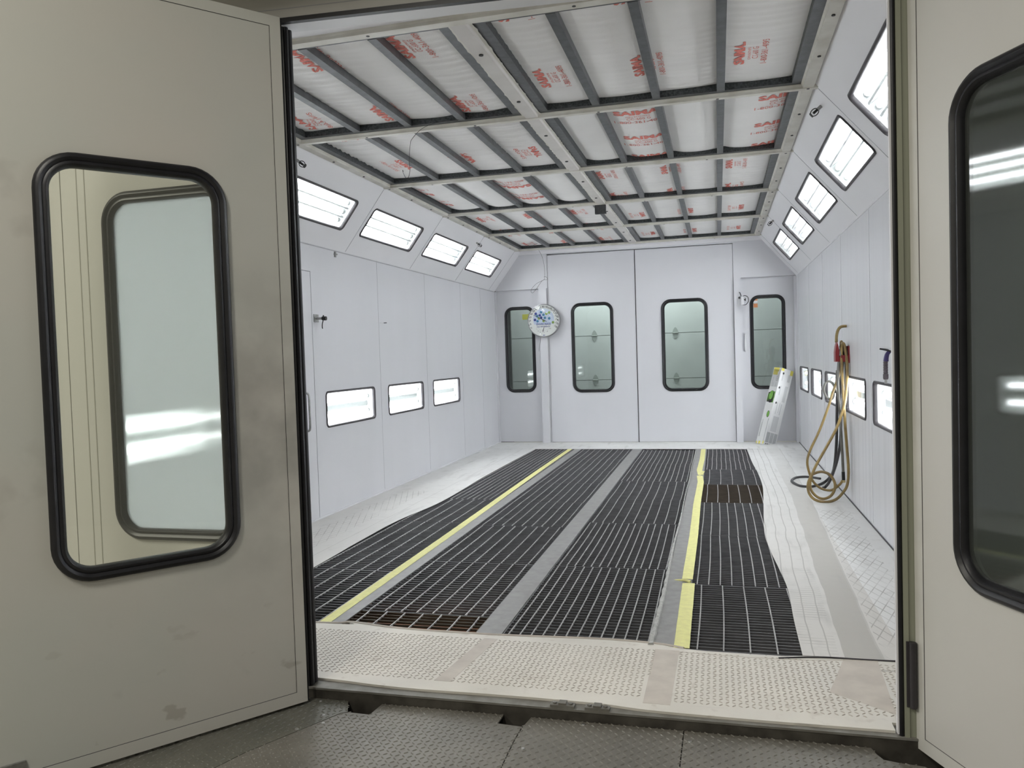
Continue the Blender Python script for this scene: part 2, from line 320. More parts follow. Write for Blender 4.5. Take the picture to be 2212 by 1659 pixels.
def rr(a0, a1, b0, b1, r, n=7):
    out = []
    for cx, cy, s0 in ((a1-r, b1-r, 0), (a0+r, b1-r, 90), (a0+r, b0+r, 180), (a1-r, b0+r, 270)):
        for i in range(n):
            a = math.radians(s0+90*i/(n-1)); out.append((cx+r*math.cos(a), cy+r*math.sin(a)))
    return out
def rect(a0, a1, b0, b1): return [(a0, b0), (a1, b0), (a1, b1), (a0, b1)]
def link_mesh(name, mb, mat, root=None, base=None, smooth=False, recalc=True):
    base = Vector(base) if base is not None else (Vector(root['_b']) if root is not None else Vector((0, 0, 0)))
    me = bpy.data.meshes.new(name); me.from_pydata([v-base for v in mb.v], [], mb.f); me.validate()
    if recalc:
        bm = bmesh.new(); bm.from_mesh(me); bmesh.ops.recalc_face_normals(bm, faces=bm.faces); bm.to_mesh(me); bm.free()
    if smooth:
        for p in me.polygons: p.use_smooth = True
        me.set_sharp_from_angle(angle=math.radians(38))
    me.materials.append(M[mat] if isinstance(mat, str) else mat)
    o = bpy.data.objects.new(name, me); COL.objects.link(o)
    if root is not None: o.parent = root
    if root is None: o.location = base
    o['_b'] = tuple(base)
    return o
def part(root, name, mb, mat, smooth=False, label=None, recalc=True):
    # parts keep the thing's base as their origin; sub-parts too
    o = link_mesh(name, mb, mat, root, None, smooth, recalc)
    if label: o['label'] = label
    return o
def thing(name, label, cat, loc=(0, 0, 0), group=None):
    o = bpy.data.objects.new(name, None); COL.objects.link(o); o.location = loc; o.empty_display_size = 0.05
    o['_b'] = tuple(loc); o['label'] = label; o['category'] = cat
    if group: o['group'] = group
    return o
def single(name, mb, mat, label, cat, loc, group=None, smooth=False, kind=None):
    o = link_mesh(name, mb, mat, None, loc, smooth); o['label'] = label; o['category'] = cat
    if group: o['group'] = group
    if kind: o['kind'] = kind
    return o
def struct(name, mb, mat, loc=(0, 0, 0), smooth=False):
    o = link_mesh(name, mb, mat, None, loc, smooth); o['kind'] = 'structure'; return o
def ring(T, a0, a1, b0, b1, r, prof, n=8):
    mb = MB(); ls = []
    for t, w in prof: ls.append([(p[0], p[1], w) for p in rr(a0+t, a1-t, b0+t, b1-t, max(r-t, 0.008), n)])
    return mb.loops(ls, closed_profile=True, T=T)
BIG = [(0, -.004), (0.003, .010), (.010, .017), (.018, .019), (.026, .014), (.029, .011), (.033, .014), (.040, .015), (.047, .008), (.050, -.004), (.050, -.02), (0.02, -.02)]
SMALL = [(0, -.003), (0.003, .007), (.010, .010), (.017, .007), (.022, -.002), (.022, -.02), (.01, -.02)]

_txt = {}
def text_mesh(s, bold=0.0):
    key = (s, bold)
    if key in _txt: return _txt[key]
    cu = bpy.data.curves.new('t', 'FONT'); cu.body = s; cu.size = 1; cu.offset = bold; cu.resolution_u = 2
    o = bpy.data.objects.new('t', cu); COL.objects.link(o); bpy.context.view_layer.update()
    dg = bpy.context.evaluated_depsgraph_get(); me = bpy.data.meshes.new_from_object(o.evaluated_get(dg))
    vs = [tuple(v.co) for v in me.vertices]; fs = [tuple(p.vertices) for p in me.polygons]
    bpy.data.objects.remove(o); bpy.data.curves.remove(cu); bpy.data.meshes.remove(me)
    x0 = min(v[0] for v in vs); x1 = max(v[0] for v in vs); y0 = min(v[1] for v in vs); y1 = max(v[1] for v in vs)
    vs = [((v[0]-x0)/(x1-x0), (v[1]-y0)/(y1-y0), 0) for v in vs]; _txt[key] = (vs, fs); return _txt[key]
def put_text(mb, s, o, R, U, w, h, bold=0.0, shear=0.0):
    """text box with lower-left corner o, reading direction R, up direction U, width w, height h"""
    vs, fs = text_mesh(s, bold); o = Vector(o); R = Vector(R); U = Vector(U)
    mb.add([o+R*(w*v[0]+shear*h*v[1])+U*h*v[1] for v in vs], fs)

# ================================================================== ROOM SHELL
# --- main floor slab (below the sheeting), with the pit opening, and the pit
PX0, PX1, PY0, PY1 = 0.62, 3.62, 3.46, 10.62
mb = MB(); mb.plate(rect(-0.1, BW+0.1, 2.90, L+0.06), [rect(PX0, PX1, PY0, PY1)], -0.12, -0.004)
struct('floor', mb, 'sheet')
mb = MB(); mb.box((PX0-.03, PY0-.03, -0.70), (PX1+.03, PY1+.03, -0.67))
for a, b_ in (((PX0-.03, PY0-.03, -0.7), (PX0, PY1+.03, -0.005)), ((PX1, PY0-.03, -0.7), (PX1+.03, PY1+.03, -0.005)),
              ((PX0, PY0-.03, -0.7), (PX1, PY0, -0.005)), ((PX0, PY1, -0.7), (PX1, PY1+.03, -0.005))): mb.box(a, b_)
struct('floor_pit', mb, 'pit')

# --- light fixtures are set into holes; collect the holes first
LEFT_LOW = [(3.43, 4.43), (6.01, 7.0), (7.31, 8.29), (8.60, 9.57)]
RIGHT_LOW = [(4.95, 5.95), (6.24, 7.19), (7.50, 8.50), (8.77, 9.72), (10.05, 11.0)]
SL_L = [(3.45, 4.66), (4.99, 6.20), (6.52, 7.73), (8.05, 9.24), (9.56, 10.75)]
SL_R = [(3.47, 4.69), (5.01, 6.20), (6.55, 7.72), (8.07, 9.20), (9.50, 10.74)]
TL = frame((0, 0, 0), (0, 1, 0), (0, 0, 1), (1, 0, 0))            # left wall: u=Y v=Z n=+X
TR = frame((BW, 0, 0), (0, 1, 0), (0, 0, 1), (-1, 0, 0))
dl = Vector((XL, 0, H-Z1)); LL = dl.length; dl.normalize()
TSL = frame((0, 0, Z1), (0, 1, 0), dl, Vector((dl.z, 0, -dl.x)))
dr = Vector((-XR, 0, H-Z1)); LR = dr.length; dr.normalize()
TSR = frame((BW, 0, Z1), (0, 1, 0), dr, Vector((-dr.z, 0, dr.x)))
LOWV = (0.740, 1.055)
def hole(r, v, t=0.016): return rect(r[0]+t, r[1]-t, v[0]+t, v[1]-t)
DLY = (4.86, 5.838)
mb = MB(); mb.plate(rect(2.88, L, -0.02, Z1), [hole(r, LOWV) for r in LEFT_LOW]+[rect(DLY[0], DLY[1], 0.0, 2.05)], -0.05, 0, TL)
wl = struct('wall_left', mb, 'wall')
mb = MB(); mb.plate(rect(2.88, L, -0.02, Z1), [hole(r, LOWV) for r in RIGHT_LOW], -0.05, 0, TR)
wr = struct('wall_right', mb, 'wall_r')
VSL = (0.183, 0.487); VSR = (0.190, 0.518)
mb = MB(); mb.plate(rect(2.88, L, 0, LL), [hole(r, VSL) for r in SL_L], -0.04, 0, TSL); sl = struct('wall_left_slope', mb, 'slope')
mb = MB(); mb.plate(rect(2.88, L, 0, LR), [hole(r, VSR) for r in SL_R], -0.04, 0, TSR); sr = struct('wall_right_slope', mb, 'slope')
# seams
mb = MB()
for y in (7.145, 8.43, 9.71, 10.6): mb.box((y, 0.03, 0), (y+.003, Z1, 0.0012), TL)
mb.box((2.9, Z1-.012, 0), (L, Z1-.004, 0.004), TL); part(wl, 'panel_seam', mb, 'seam')
mb = MB()
for y in (4.78, 6.03, 7.35, 8.60, 9.83, 11.05): mb.box((y, 0.03, 0), (y+.010, Z1, 0.003), TR)
mb.box((2.9, Z1-.014, 0), (L, Z1-.002, 0.006), TR); part(wr, 'panel_seam', mb, 'seam_light')
for rt_, T_, ln in ((sl, TSL, LL), (sr, TSR, LR)):
    mb = MB()
    for y in RAILY[1:]: mb.box((y-.003, 0.01, 0), (y+.003, ln-.03, 0.0015), T_)
    part(rt_, 'panel_seam', mb, 'seam')
# dark sealant line along the right wall foot, white bead left
mb = MB(); mb.box((4.262, 3.0, -0.002), (4.27, L, 0.010)); struct('baseboard_right', mb, 'rubber_g')
mb = MB(); mb.box((0, 2.9, -0.002), (0.012, L, 0.016)); struct('baseboard_left', mb, 'seam_light')

# --- back wall with two main leaves and two side doors
WX = (0.667, 3.546)
mb = MB()
TB = frame((0, L, 0), (1, 0, 0), (0, 0, 1), (0, -1, 0))           # back wall: u=X v=Z n=-Y (towards the room)
mb.plate([(0.667, 0), (0.667, 2.283), (0.0, 2.283), (0.0, H+.2), (BW, H+.2), (BW, 2.287), (3.546, 2.287), (3.546, 0), (3.447, 0), (3.447, 2.772), (0.806, 2.785), (0.806, 0)], [], -0.06, 0, TB)
wb = struct('wall_back', mb, 'wall')
mb = MB(); mb.box((0.0, L-.03, 2.79), (BW, L, 2.83)); struct('trim_1', mb, 'slope', (0, 0, 0))
mb = MB(); mb.box((0.74, L+.062, 0.0), (0.86, L+.075, 2.86)); mb.box((3.40, L+.062, 0.0), (3.50, L+.075, 2.86)); mb.box((0.74, L+.062, 2.72), (3.50, L+.075, 2.86)); mb.box((0.0, L+.112, 2.2), (0.74, L+.12, 2.4)); mb.box((3.50, L+.112, 2.2), (4.3, L+.12, 2.4)); struct('trim_light_stop', mb, 'seam')  # strips added behind the back doors to block bay lamp light
def booth_door(name, x0, x1, z1, wx0, wx1, wz0, wz1, dep, r, seam=False):
    mb = MB(); T = frame((0, L+dep, 0), (1, 0, 0), (0, 0, 1), (0, -1, 0))
    mb.plate(rect(x0, x1, 0.012, z1), [rr(wx0+.03, wx1-.03, wz0+.03, wz1-.03, r-.03)], -0.045, 0, T)
    d = struct(name, mb, 'wall')
    part(d, 'gasket', ring(T, wx0, wx1, wz0, wz1, r, BIG), 'rubber', smooth=True)
    g = MB(); g.plate(rr(wx0+.028, wx1-.028, wz0+.028, wz1-.028, r-.028), [], -0.008, -0.003, T); part(d, 'window_pane', g, 'winglass')
    return d, T
d1, T1 = booth_door('door_1', 0.812, 2.090, 2.766, 1.146, 1.769, 0.735, 2.048, 0.010, 0.135)
d2, T2 = booth_door('door_2', 2.099, 3.441, 2.762, 2.447, 3.095, 0.727, 2.040, 0.006, 0.135)
d3, T3 = booth_door('door_3', 0.0, 0.700, 2.283, 0.127, 0.592, 0.752, 2.037, 0.055, 0.125)
d4, T4 = booth_door('door_4', 3.520, 4.240, 2.287, 3.657, 4.128, 0.735, 2.041, 0.055, 0.125)
mb = MB(); mb.box((2.0895, L+.004, 0.0), (2.0995, L+.06, 2.766)); struct('trim_2', mb, 'black')
mb = MB(); mb.box((0.690, L-.045, 0.0), (0.800, L, 2.283)); mb.box((0.806, L-.006, 0), (0.812, L, 2.78)); struct('trim_3', mb, 'wall')
mb = MB(); mb.box((3.452, L-.045, 0.0), (3.540, L, 2.25)); struct('trim_4', mb, 'wall')
mb = MB(); mb.box((4.235, L-.05, 0), (BW, L, 2.27)); mb.box((0, L-.02, 0), (.015, L+.05, 2.27)); struct('trim_5', mb, 'wall')
def bow_handle(root, T, u, v0, v1, off, mat, r=0.010):
    P_ = [T @ Vector(p) for p in ((u, v0, 0), (u, v0+.004, off*.7), (u, v0+.03, off), (u, (v0+v1)/2, off*1.04), (u, v1-.03, off), (u, v1-.004, off*.7), (u, v1, 0))]
    part(root, 'door_handle', MB().tube(P_, r, 10), mat, smooth=True)
bow_handle(d4, T4, 3.592, 1.275, 1.505, 0.045, 'white_p', 0.014)
# personnel door in the left wall
mb = MB(); mb.plate(rect(DLY[0]+.004, DLY[1]-.004, 0.004, 2.046), [], -0.045, -0.002, TL); d5 = struct('door_5', mb, 'wall')
bow_handle(d5, TL, 5.645, 0.750, 1.060, 0.050, 'metal', 0.009)
# sectional roller door in the bay behind, seen through the windows
GY = 12.30
mb = MB(); zz_ = [0, 0.352, 0.888, 1.585, 2.16, 2.75, 3.4]
for a, b_ in zip(zz_[:-1], zz_[1:]): mb.box((-1.2, GY, a), (5.6, GY+.05, b_-.008))
gd = struct('wall_garage_door', mb, 'garage')
mb = MB(); mb.box((-1.2, GY+.02, 0), (5.6, GY+.06, 3.4)); part(gd, 'section_joint', mb, 'garage_d')
mb = MB()
for x in (1.345, 2.595):
    for z in (0.884, 1.581):
        T = frame((x, GY, z), (1, 0, 0), (0, 0, 1), (0, -1, 0))
        mb.plate([(-.045, .012), (-.03, .055), (-.008, .085), (.008, .085), (.03, .055), (.045, .012), (.045, -.012), (.03, -.055), (.008, -.085), (-.008, -.085), (-.03, -.055), (-.045, -.012)], [], 0, 0.008, T)
        mb.cyl((x-.04, GY-.012, z), (x+.04, GY-.012, z), 0.008, 8)
part(gd, 'hinge', mb, 'garage_d')
mb = MB(); mb.box((4.22, GY-.12, 0), (4.30, GY-.02, 3.2)); mb.box((4.38, GY-.25, 0), (4.52, GY-.02, 3.2)); part(gd, 'track', mb, 'garage_d')
mb = MB(); mb.box((-1.2, L+.06, -.06), (5.6, GY+.1, -0.01)); struct('floor_bay', mb, 'shop')
mb = MB(); mb.box((-1.2, L+.06, 3.35), (5.6, GY+.1, 3.45)); struct('ceiling_bay', mb, 'shop')
mb = MB(); mb.box((5.5, L, 0), (5.6, GY, 3.4)); struct('wall_bay_right', mb, 'shop')
mb = MB(); mb.box((-1.2, L, 0), (-1.1, GY, 3.4)); struct('wall_bay_left', mb, 'shop')
mb = MB(); mb.box((-1.1, L+.12, 0), (0.20, L+.16, 3.3)); struct('wall_bay_partition', mb, 'shop_dark')

# --- ceiling rim around the filter field
mb = MB(); mb.plate(rect(XL-.06, BW-XR+.06, 2.88, L), [rect(0.47, 3.76, 3.40, 11.06)], H, H+.04); cl = struct('ceiling', mb, 'slope')
mb = MB(); mb.box((0, 2.88, 3.25), (BW, L, 3.3)); struct('ceiling_plenum', mb, 'shop_dark')

# --- front wall of the booth (outer face), opening x 0.5..3.80, z 0..2.645
mb = MB(); TF = frame((0, YF, 0), (1, 0, 0), (0, 0, 1), (0, -1, 0))
mb.plate([(-1.5, -.05), (0.5, -.05), (0.5, 2.690), (3.86, 2.566), (3.86, -.05), (6.5, -.05), (6.5, 4.5), (-1.5, 4.5)], [], -0.08, 0, TF)
wf = struct('wall_front', mb, 'outer')
mb = MB(); mb.plate([(0.5, 2.728), (0.5, 2.731), (3.86, 2.607), (3.86, 2.604)], [], -.002, 0.001, TF); part(wf, 'panel_seam', mb, 'seam')
mb = MB(); mb.plate([(0.5, 2.675), (0.5, 2.692), (3.86, 2.568), (3.86, 2.551)], [], -0.015, 0.008, TF); struct('trim_6', mb, 'rubber')
mb = MB(); mb.plate([(0.5, 2.679), (0.5, 2.689), (3.86, 2.565), (3.86, 2.555)], [], -0.10, -0.015, TF); struct('trim_7', mb, 'white_p')
# shop around the camera, with an unseen panel added to shade the header
struct('ceiling_shade_panel', MB().box((-0.2, 2.06, 2.92), (5.3, 2.80, 3.0)), 'shop')
mb = MB(); mb.box((-4.1, -5.1, -0.05), (-4, 2.8, 4.6)); struct('wall_shop_left', mb, 'shop')
mb = MB(); mb.box((5.3, -5.1, -0.05), (5.4, 2.8, 4.6)); struct('wall_shop_right', mb, 'shop_dark')
mb = MB(); mb.box((-4.1, -5.2, -0.05), (5.4, -5.1, 4.6)); struct('wall_shop_rear', mb, 'shop')
mb = MB(); mb.box((-4.1, -5.2, 4.5), (5.4, 2.8, 4.6)); struct('ceiling_shop', mb, 'shop')
mb = MB(); mb.box((-4.1, -5.2, -0.42), (6.5, 2.805, -0.40)); struct('floor_shop', mb, 'pit')

# ================================================================== DOOR LEAVES OF THE ENTRANCE
def leaf(name, T, w, z0, z1, win, r, face, glassm, back=False):
    mb = MB(); mb.plate(rect(0, w, z0, z1), [rr(win[0]+.03, win[1]-.03, win[2]+.03, win[3]-.03, r-.03)], -0.048, 0, T)
    d = struct(name, mb, face)
    part(d, 'gasket', ring(T, *win, r, BIG, 10), 'rubber', smooth=True)
    g = MB(); g.plate(rr(win[0]+.028, win[1]-.028, win[2]+.028, win[3]-.028, r-.028), [], -0.012, -0.006, T); part(d, 'window_pane', g, glassm)
    return d
# leaf standing in the opening plane at the left
TA = frame((0, YF-.0, 0), (1, 0, 0), (0, 0, 1), (0, -1, 0))
TA = frame((0.505, YF, 0), (1, 0, 0), (0, 0, 1), (0, -1, 0))
dA = leaf('door_6', TA, 1.082, 0.005, 2.64, (0.205, 0.835, 0.572, 2.045), 0.13, 'outer', 'misty')
mb = MB(); mb.cyl((1.600, 2.815, 0.0), (1.600, 2.815, 2.622), 0.0125, 10); mb.cyl((1.596, 2.845, 0.0), (1.596, 2.845, 2.622), 0.015, 10); mb.box((1.575, 2.80, 0), (1.600, 2.86, 2.622))
part(dA, 'edge_seal', mb, 'rubber', smooth=True)
mb = MB()
for u in (0.08, 0.12): mb.box((u, 0.02, 0), (u+.004, 2.6, 0.0015), TA)
part(dA, 'panel_groove', mb, 'outer_line')
# leaf folded out towards the viewer
D1 = Vector((-0.612, -0.791, 0)); N1 = Vector((0.791, -0.612, 0))
TBf = frame((1.622, 2.742, 0), D1, (0, 0, 1), N1)
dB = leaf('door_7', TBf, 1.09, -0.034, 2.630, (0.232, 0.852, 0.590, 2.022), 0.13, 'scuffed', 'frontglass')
mb = MB()
z0, z1 = -0.034, 2.630
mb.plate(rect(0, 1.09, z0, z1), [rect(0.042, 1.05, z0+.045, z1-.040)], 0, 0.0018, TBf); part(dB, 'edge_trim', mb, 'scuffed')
mb = MB(); mb.plate(rect(0.042, 1.05, z0+.045, z1-.040), [rect(0.0438, 1.0482, z0+.0468, z1-.0418)], 0, 0.0008, TBf); part(dB, 'trim_line', mb, 'rubber_g')
mb = MB(); mb.box((-0.012, z0, -0.046), (0.0, z1, -0.030), TBf); mb.box((-0.007, z0, -0.030), (0, z1, -0.002), TBf); part(dB, 'edge_seal', mb, 'rubber')
mb = MB(); mb.box((0.95, 0.01, 0.0018), (1.02, 0.055, 0.010), TBf); mb.box((0.985, -0.02, 0.010), (1.00, 0.035, 0.022), TBf); part(dB, 'bolt_latch', mb, 'metal')
# right leaf
D2 = Vector((0.400, -0.9165, 0)); N2 = Vector((-0.9165, -0.400, 0))
TC = frame((3.834, 2.806, 0), D2, (0, 0, 1), N2)
dC = leaf('door_8', TC, 1.06, -0.036, 2.63, (0.190, 0.820, 0.560, 2.085), 0.135, 'outer', 'darkglass')
mb = MB(); z0 = -0.036
mb.plate(rect(0, 1.06, z0, z1), [rect(0.040, 1.02, z0+.045, z1-.040)], 0, 0.0018, TC); part(dC, 'edge_trim', mb, 'trim_out')
mb = MB(); mb.plate(rect(0.040, 1.02, z0+.045, z1-.040), [rect(0.0418, 1.0182, z0+.0468, z1-.0418)], 0, 0.0008, TC); part(dC, 'trim_line', mb, 'rubber_g')
mb = MB(); mb.box((-0.004, z0, -0.048), (0.0, z1, -0.004), TC); part(dC, 'leaf_edge', mb, 'door_edge')
mb = MB(); mb.cyl((3.822, 2.795, 0.10), (3.822, 2.795, 0.32), 0.011, 10); mb.box((3.803, 2.800, 0.10), (3.822, 2.804, 0.32))
part(dC, 'hinge', mb, 'rubber_g', smooth=True)
# right jamb: bright lip, black bulb seal, olive post
mb = MB(); mb.box((3.776, 2.812, 0.0), (3.782, 2.832, 2.58)); jm = struct('trim_8', mb, 'white_p')
mb = MB(); mb.cyl((3.789, 2.815, -0.005), (3.789, 2.815, 2.58), 0.0085, 10); mb.box((3.783, 2.818, -.005), (3.797, 2.84, 2.58)); part(jm, 'bulb_seal', mb, 'rubber', smooth=True)
mb = MB(); mb.box((3.797, 2.808, -0.01), (3.86, 2.88, 2.60)); mb.box((3.797, 2.803, -0.01), (3.812, 2.808, 2.60)); part(jm, 'door_post', mb, 'door_edge')
# cover strip and side wall between leaf and front wall so the bay stays closed
# ================================================================== LIGHT FIXTURES
def fixture(T, r, v, ntube, label, group):
    u0, u1 = r; v0, v1 = v; c = T @ Vector(((u0+u1)/2, v0, 0))
    t = thing('light_fixture', label, 'light', c, group); q = 0.016; dpt = 0.125
    mb = MB()
    mb.add([(u0+q, v0+q, -.012), (u1-q, v0+q, -.012), (u1-q, v1-q, -.012), (u0+q, v1-q, -.012),
            (u0+.03, v0+.02, -dpt), (u1-.03, v0+.02, -dpt), (u1-.03, v1-.02, -dpt), (u0+.03, v1-.02, -dpt)],
           [(0, 1, 5, 4), (1, 2, 6, 5), (2, 3, 7, 6), (3, 0, 4, 7), (4, 5, 6, 7)], T)
    part(t, 'housing', mb, 'white_box', recalc=False)
    n = ntube; pitch = (v1-v0-.05)/n
    mb = MB()
    for k in range(1, n):
        vc = v0+.025+pitch*k; wdt = 0.011 if n == 3 else 0.040
        mb.add([(u0+.03, vc-wdt, -dpt), (u1-.03, vc-wdt, -dpt), (u1-.03, vc+wdt, -dpt), (u0+.03, vc+wdt, -dpt),
                (u0+.03, vc-wdt*.6, -.035 if n == 3 else -.07), (u1-.03, vc-wdt*.6, -.035 if n == 3 else -.07), (u1-.03, vc+wdt*.6, -.035 if n == 3 else -.07), (u0+.03, vc+wdt*.6, -.035 if n == 3 else -.07)],
               [(0, 3, 2, 1), (4, 5, 6, 7), (0, 1, 5, 4), (1, 2, 6, 5), (2, 3, 7, 6), (3, 0, 4, 7)], T)
    part(t, 'reflector_ridge', mb, 'ridge')
    for k in range(n):
        vc = v0+.025+pitch*(k+.5); mb = MB()
        a = T @ Vector((u0+.065, vc, -.065)); b_ = T @ Vector((u1-.065, vc, -.065))
        mb.cyl(a, b_, 0.019, 12); part(t, 'fluorescent_tube', mb, 'tube', smooth=True)
    mb = MB()
    for k in range(n):
        vc = v0+.025+pitch*(k+.5)
        for ua, ub in ((u0+.032, u0+.065), (u1-.065, u1-.032)):
            mb.cyl(T @ Vector((ua, vc, -.065)), T @ Vector((ub, vc, -.065)), 0.020, 8)
    part(t, 'tube_socket', mb, 'ridge', smooth=True)
    mb = MB(); mb.plate(rr(u0+.012, u1-.012, v0+.012, v1-.012, .03), [], -.010, -.006, T); part(t, 'glass_pane', mb, 'lampglass')
    part(t, 'gasket', ring(T, u0, u1, v0, v1, 0.045, SMALL, 6), 'rubber_g', smooth=True)
    return t
ordl = ['nearest the entrance, mostly hidden by the folded leaf', 'nearest the left door leaf in view', 'second from the left door leaf', 'third from the left door leaf', 'nearest the back wall']
for k, r in enumerate(SL_L): fixture(TSL, r, VSL, 3, 'slanted light panel on the left slope, '+ordl[k], 'light panels on the left slope')
ordr = ['cut off by the right door post', 'second from the entrance', 'middle one of the five', 'second from the back wall', 'smallest, nearest the back wall']
for k, r in enumerate(SL_R): fixture(TSR, r, VSR, 3, 'slanted light panel, right slope, '+ordr[k], 'light panels on the right slope')
ordl = ['glimpsed through the misted left window', 'nearest, largest of the row', 'middle of the row', 'farthest, smallest of the row']
for k, r in enumerate(LEFT_LOW): fixture(TL, r, LOWV, 2, 'low two-tube wall light on the left wall, '+ordl[k], 'low lights on the left wall')
ordr = ['below the purple blow gun at the door post', 'right beside the hanging hoses', 'partly behind the hanging hoses', 'second from the back wall', 'closest to the back wall']
for k, r in enumerate(RIGHT_LOW): fixture(TR, r, LOWV, 2, 'low wall light on the right wall, '+ordr[k], 'low lights on the right wall')

# ================================================================== CEILING FILTERS
FR = {'left': (0.475, 2.05, [0.915, 1.283, 1.655]), 'right': (2.165, 3.725, [2.525, 2.893, 3.270])}
def media_h(x, y, cx, hw, y0, y1, amp, sag, seed, curl):
    t = (x-cx)/hw; s_ = (y-y0)/(y1-y0)*2-1
    z = 2.880-sag*(1-t*t)*(1-0.25*s_*s_)
    ph = seed*1.7
    if amp:
        bow = 0.35*t*t; w = 1.1*abs(math.sin(27*(y+.08*bow)+1.6*math.sin(3*y+ph)+ph+0.5*math.sin(3*x+ph)))+0.9*abs(math.sin(44*(y+.10*bow)+1.3*math.sin(3*x+ph)+2*ph))+0.35*math.sin(90*y+ph*3-5*x)-1.2
        z += amp*w*0.5*(0.7+0.5*math.sin(2.3*y+5*x+ph))
    if curl: z += curl*0.010*math.exp(-((x-cx+hw*0.9)/0.05)**2)+0.002*math.sin(14*x+ph+y)
    return z
# print positions per frame: (orientation, baseline coordinate, start coordinate)
def stamps(side, bay):
    S_ = []
    Lx = [0.655, 1.205, 1.735]; Rx = [2.315, 2.855, 3.395]
    if bay == 0:
        for x in (Lx if side == 'left' else Rx):
            for y in ((3.90, 4.85) if side == 'left' else (3.62, 4.575)): S_.append(('A', x, y))
    elif bay == 1 and side == 'left':
        for x in (0.78, 1.325, 1.865): S_ += [('B', x, 5.81), ('B', x, 4.86)]
    elif bay == 1:
        for y in (5.28, 5.88, 6.44): S_ += [('C1', y, 2.585), ('C3', y-.02, 3.50)]
    elif bay == 2 and side == 'left':
        for y in (7.00, 7.56, 8.12): S_ += [('D2', y, 1.600), ('D0', y, 0.66)]
    elif bay == 2:
        for x in (2.275, 2.83, 3.375): S_ += [('A', x, 7.135), ('A', x, 8.085)]
    elif bay == 3:
        if side == 'left':
            for x in Lx: S_ += [('A', x, 8.80), ('A', x, 9.74)]
        else:
            for x in (2.39, 2.93, 3.475): S_ += [('B', x, 8.96)]
    else:
        if side == 'left':
            for x in Lx: S_ += [('A', x, 10.95), ('A', x, 10.0)]
        else:
            for x in (2.39, 2.93, 3.48): S_ += [('B', x, 10.45)]
    return S_
LINES = [('SAIMA.', 0.0, 0.32, 0.058, 0.045), ('DIN EN779/F5', 0.015, 0.16, 0.014, 0.01), ('CC-600 G', 0.037, 0.16, 0.031, 0.0), ('1-800-361-4095', 0.082, 0.34, 0.034, 0.0)]
names = ['first bay', 'second bay', 'third bay', 'fourth bay', 'last bay']
words = {('left', 0): 'large lettering', ('right', 0): 'lengthwise lettering',
         ('left', 1): 'rippled pads', ('right', 1): 'one strip lettered crosswise',
         ('left', 2): 'bulging blank pads', ('right', 2): 'finely rippled pads',
         ('left', 3): 'small red prints', ('right', 3): 'few red prints', ('left', 4): 'faint red prints', ('right', 4): 'faint red prints'}
def stamp(pad, tb, a, b_, c0, c1, hf):
    m_ = 0.019
    if not any(a+m_ < v.x < b_-m_ and c0+m_ < v.y < c1-m_ for v in tb.v): return
    bm = bmesh.new(); vv = [bm.verts.new(v) for v in tb.v]
    for f in tb.f:
        try: bm.faces.new([vv[i] for i in f])
        except ValueError: pass
    G = lambda: bm.verts[:]+bm.edges[:]+bm.faces[:]
    for co, no in (((a+m_, 0, 0), (-1, 0, 0)), ((b_-m_, 0, 0), (1, 0, 0)), ((0, c0+m_, 0), (0, -1, 0)), ((0, c1-m_, 0), (0, 1, 0))):
        bmesh.ops.bisect_plane(bm, geom=G(), plane_co=co, plane_no=no, clear_outer=True)
    if bm.faces:
        for gi in range(1, 9): bmesh.ops.bisect_plane(bm, geom=G(), plane_co=(a+(b_-a)*gi/9, 0, 0), plane_no=(1, 0, 0))
        ys = [v.co.y for v in bm.verts]; lo, hi = min(ys), max(ys); y_ = c0
        while y_ < c1:
            if lo < y_ < hi: bmesh.ops.bisect_plane(bm, geom=G(), plane_co=(0, y_, 0), plane_no=(0, 1, 0))
            y_ += 0.02
        for v in bm.verts: v.co.z = hf(v.co.x, v.co.y)-0.0022
        bm.verts.index_update(); t2 = MB(); t2.add([v.co.copy() for v in bm.verts], [tuple(v.index for v in f.verts) for f in bm.faces])
        part(pad, 'red_lettering', t2, 'red', recalc=False)
    bm.free()
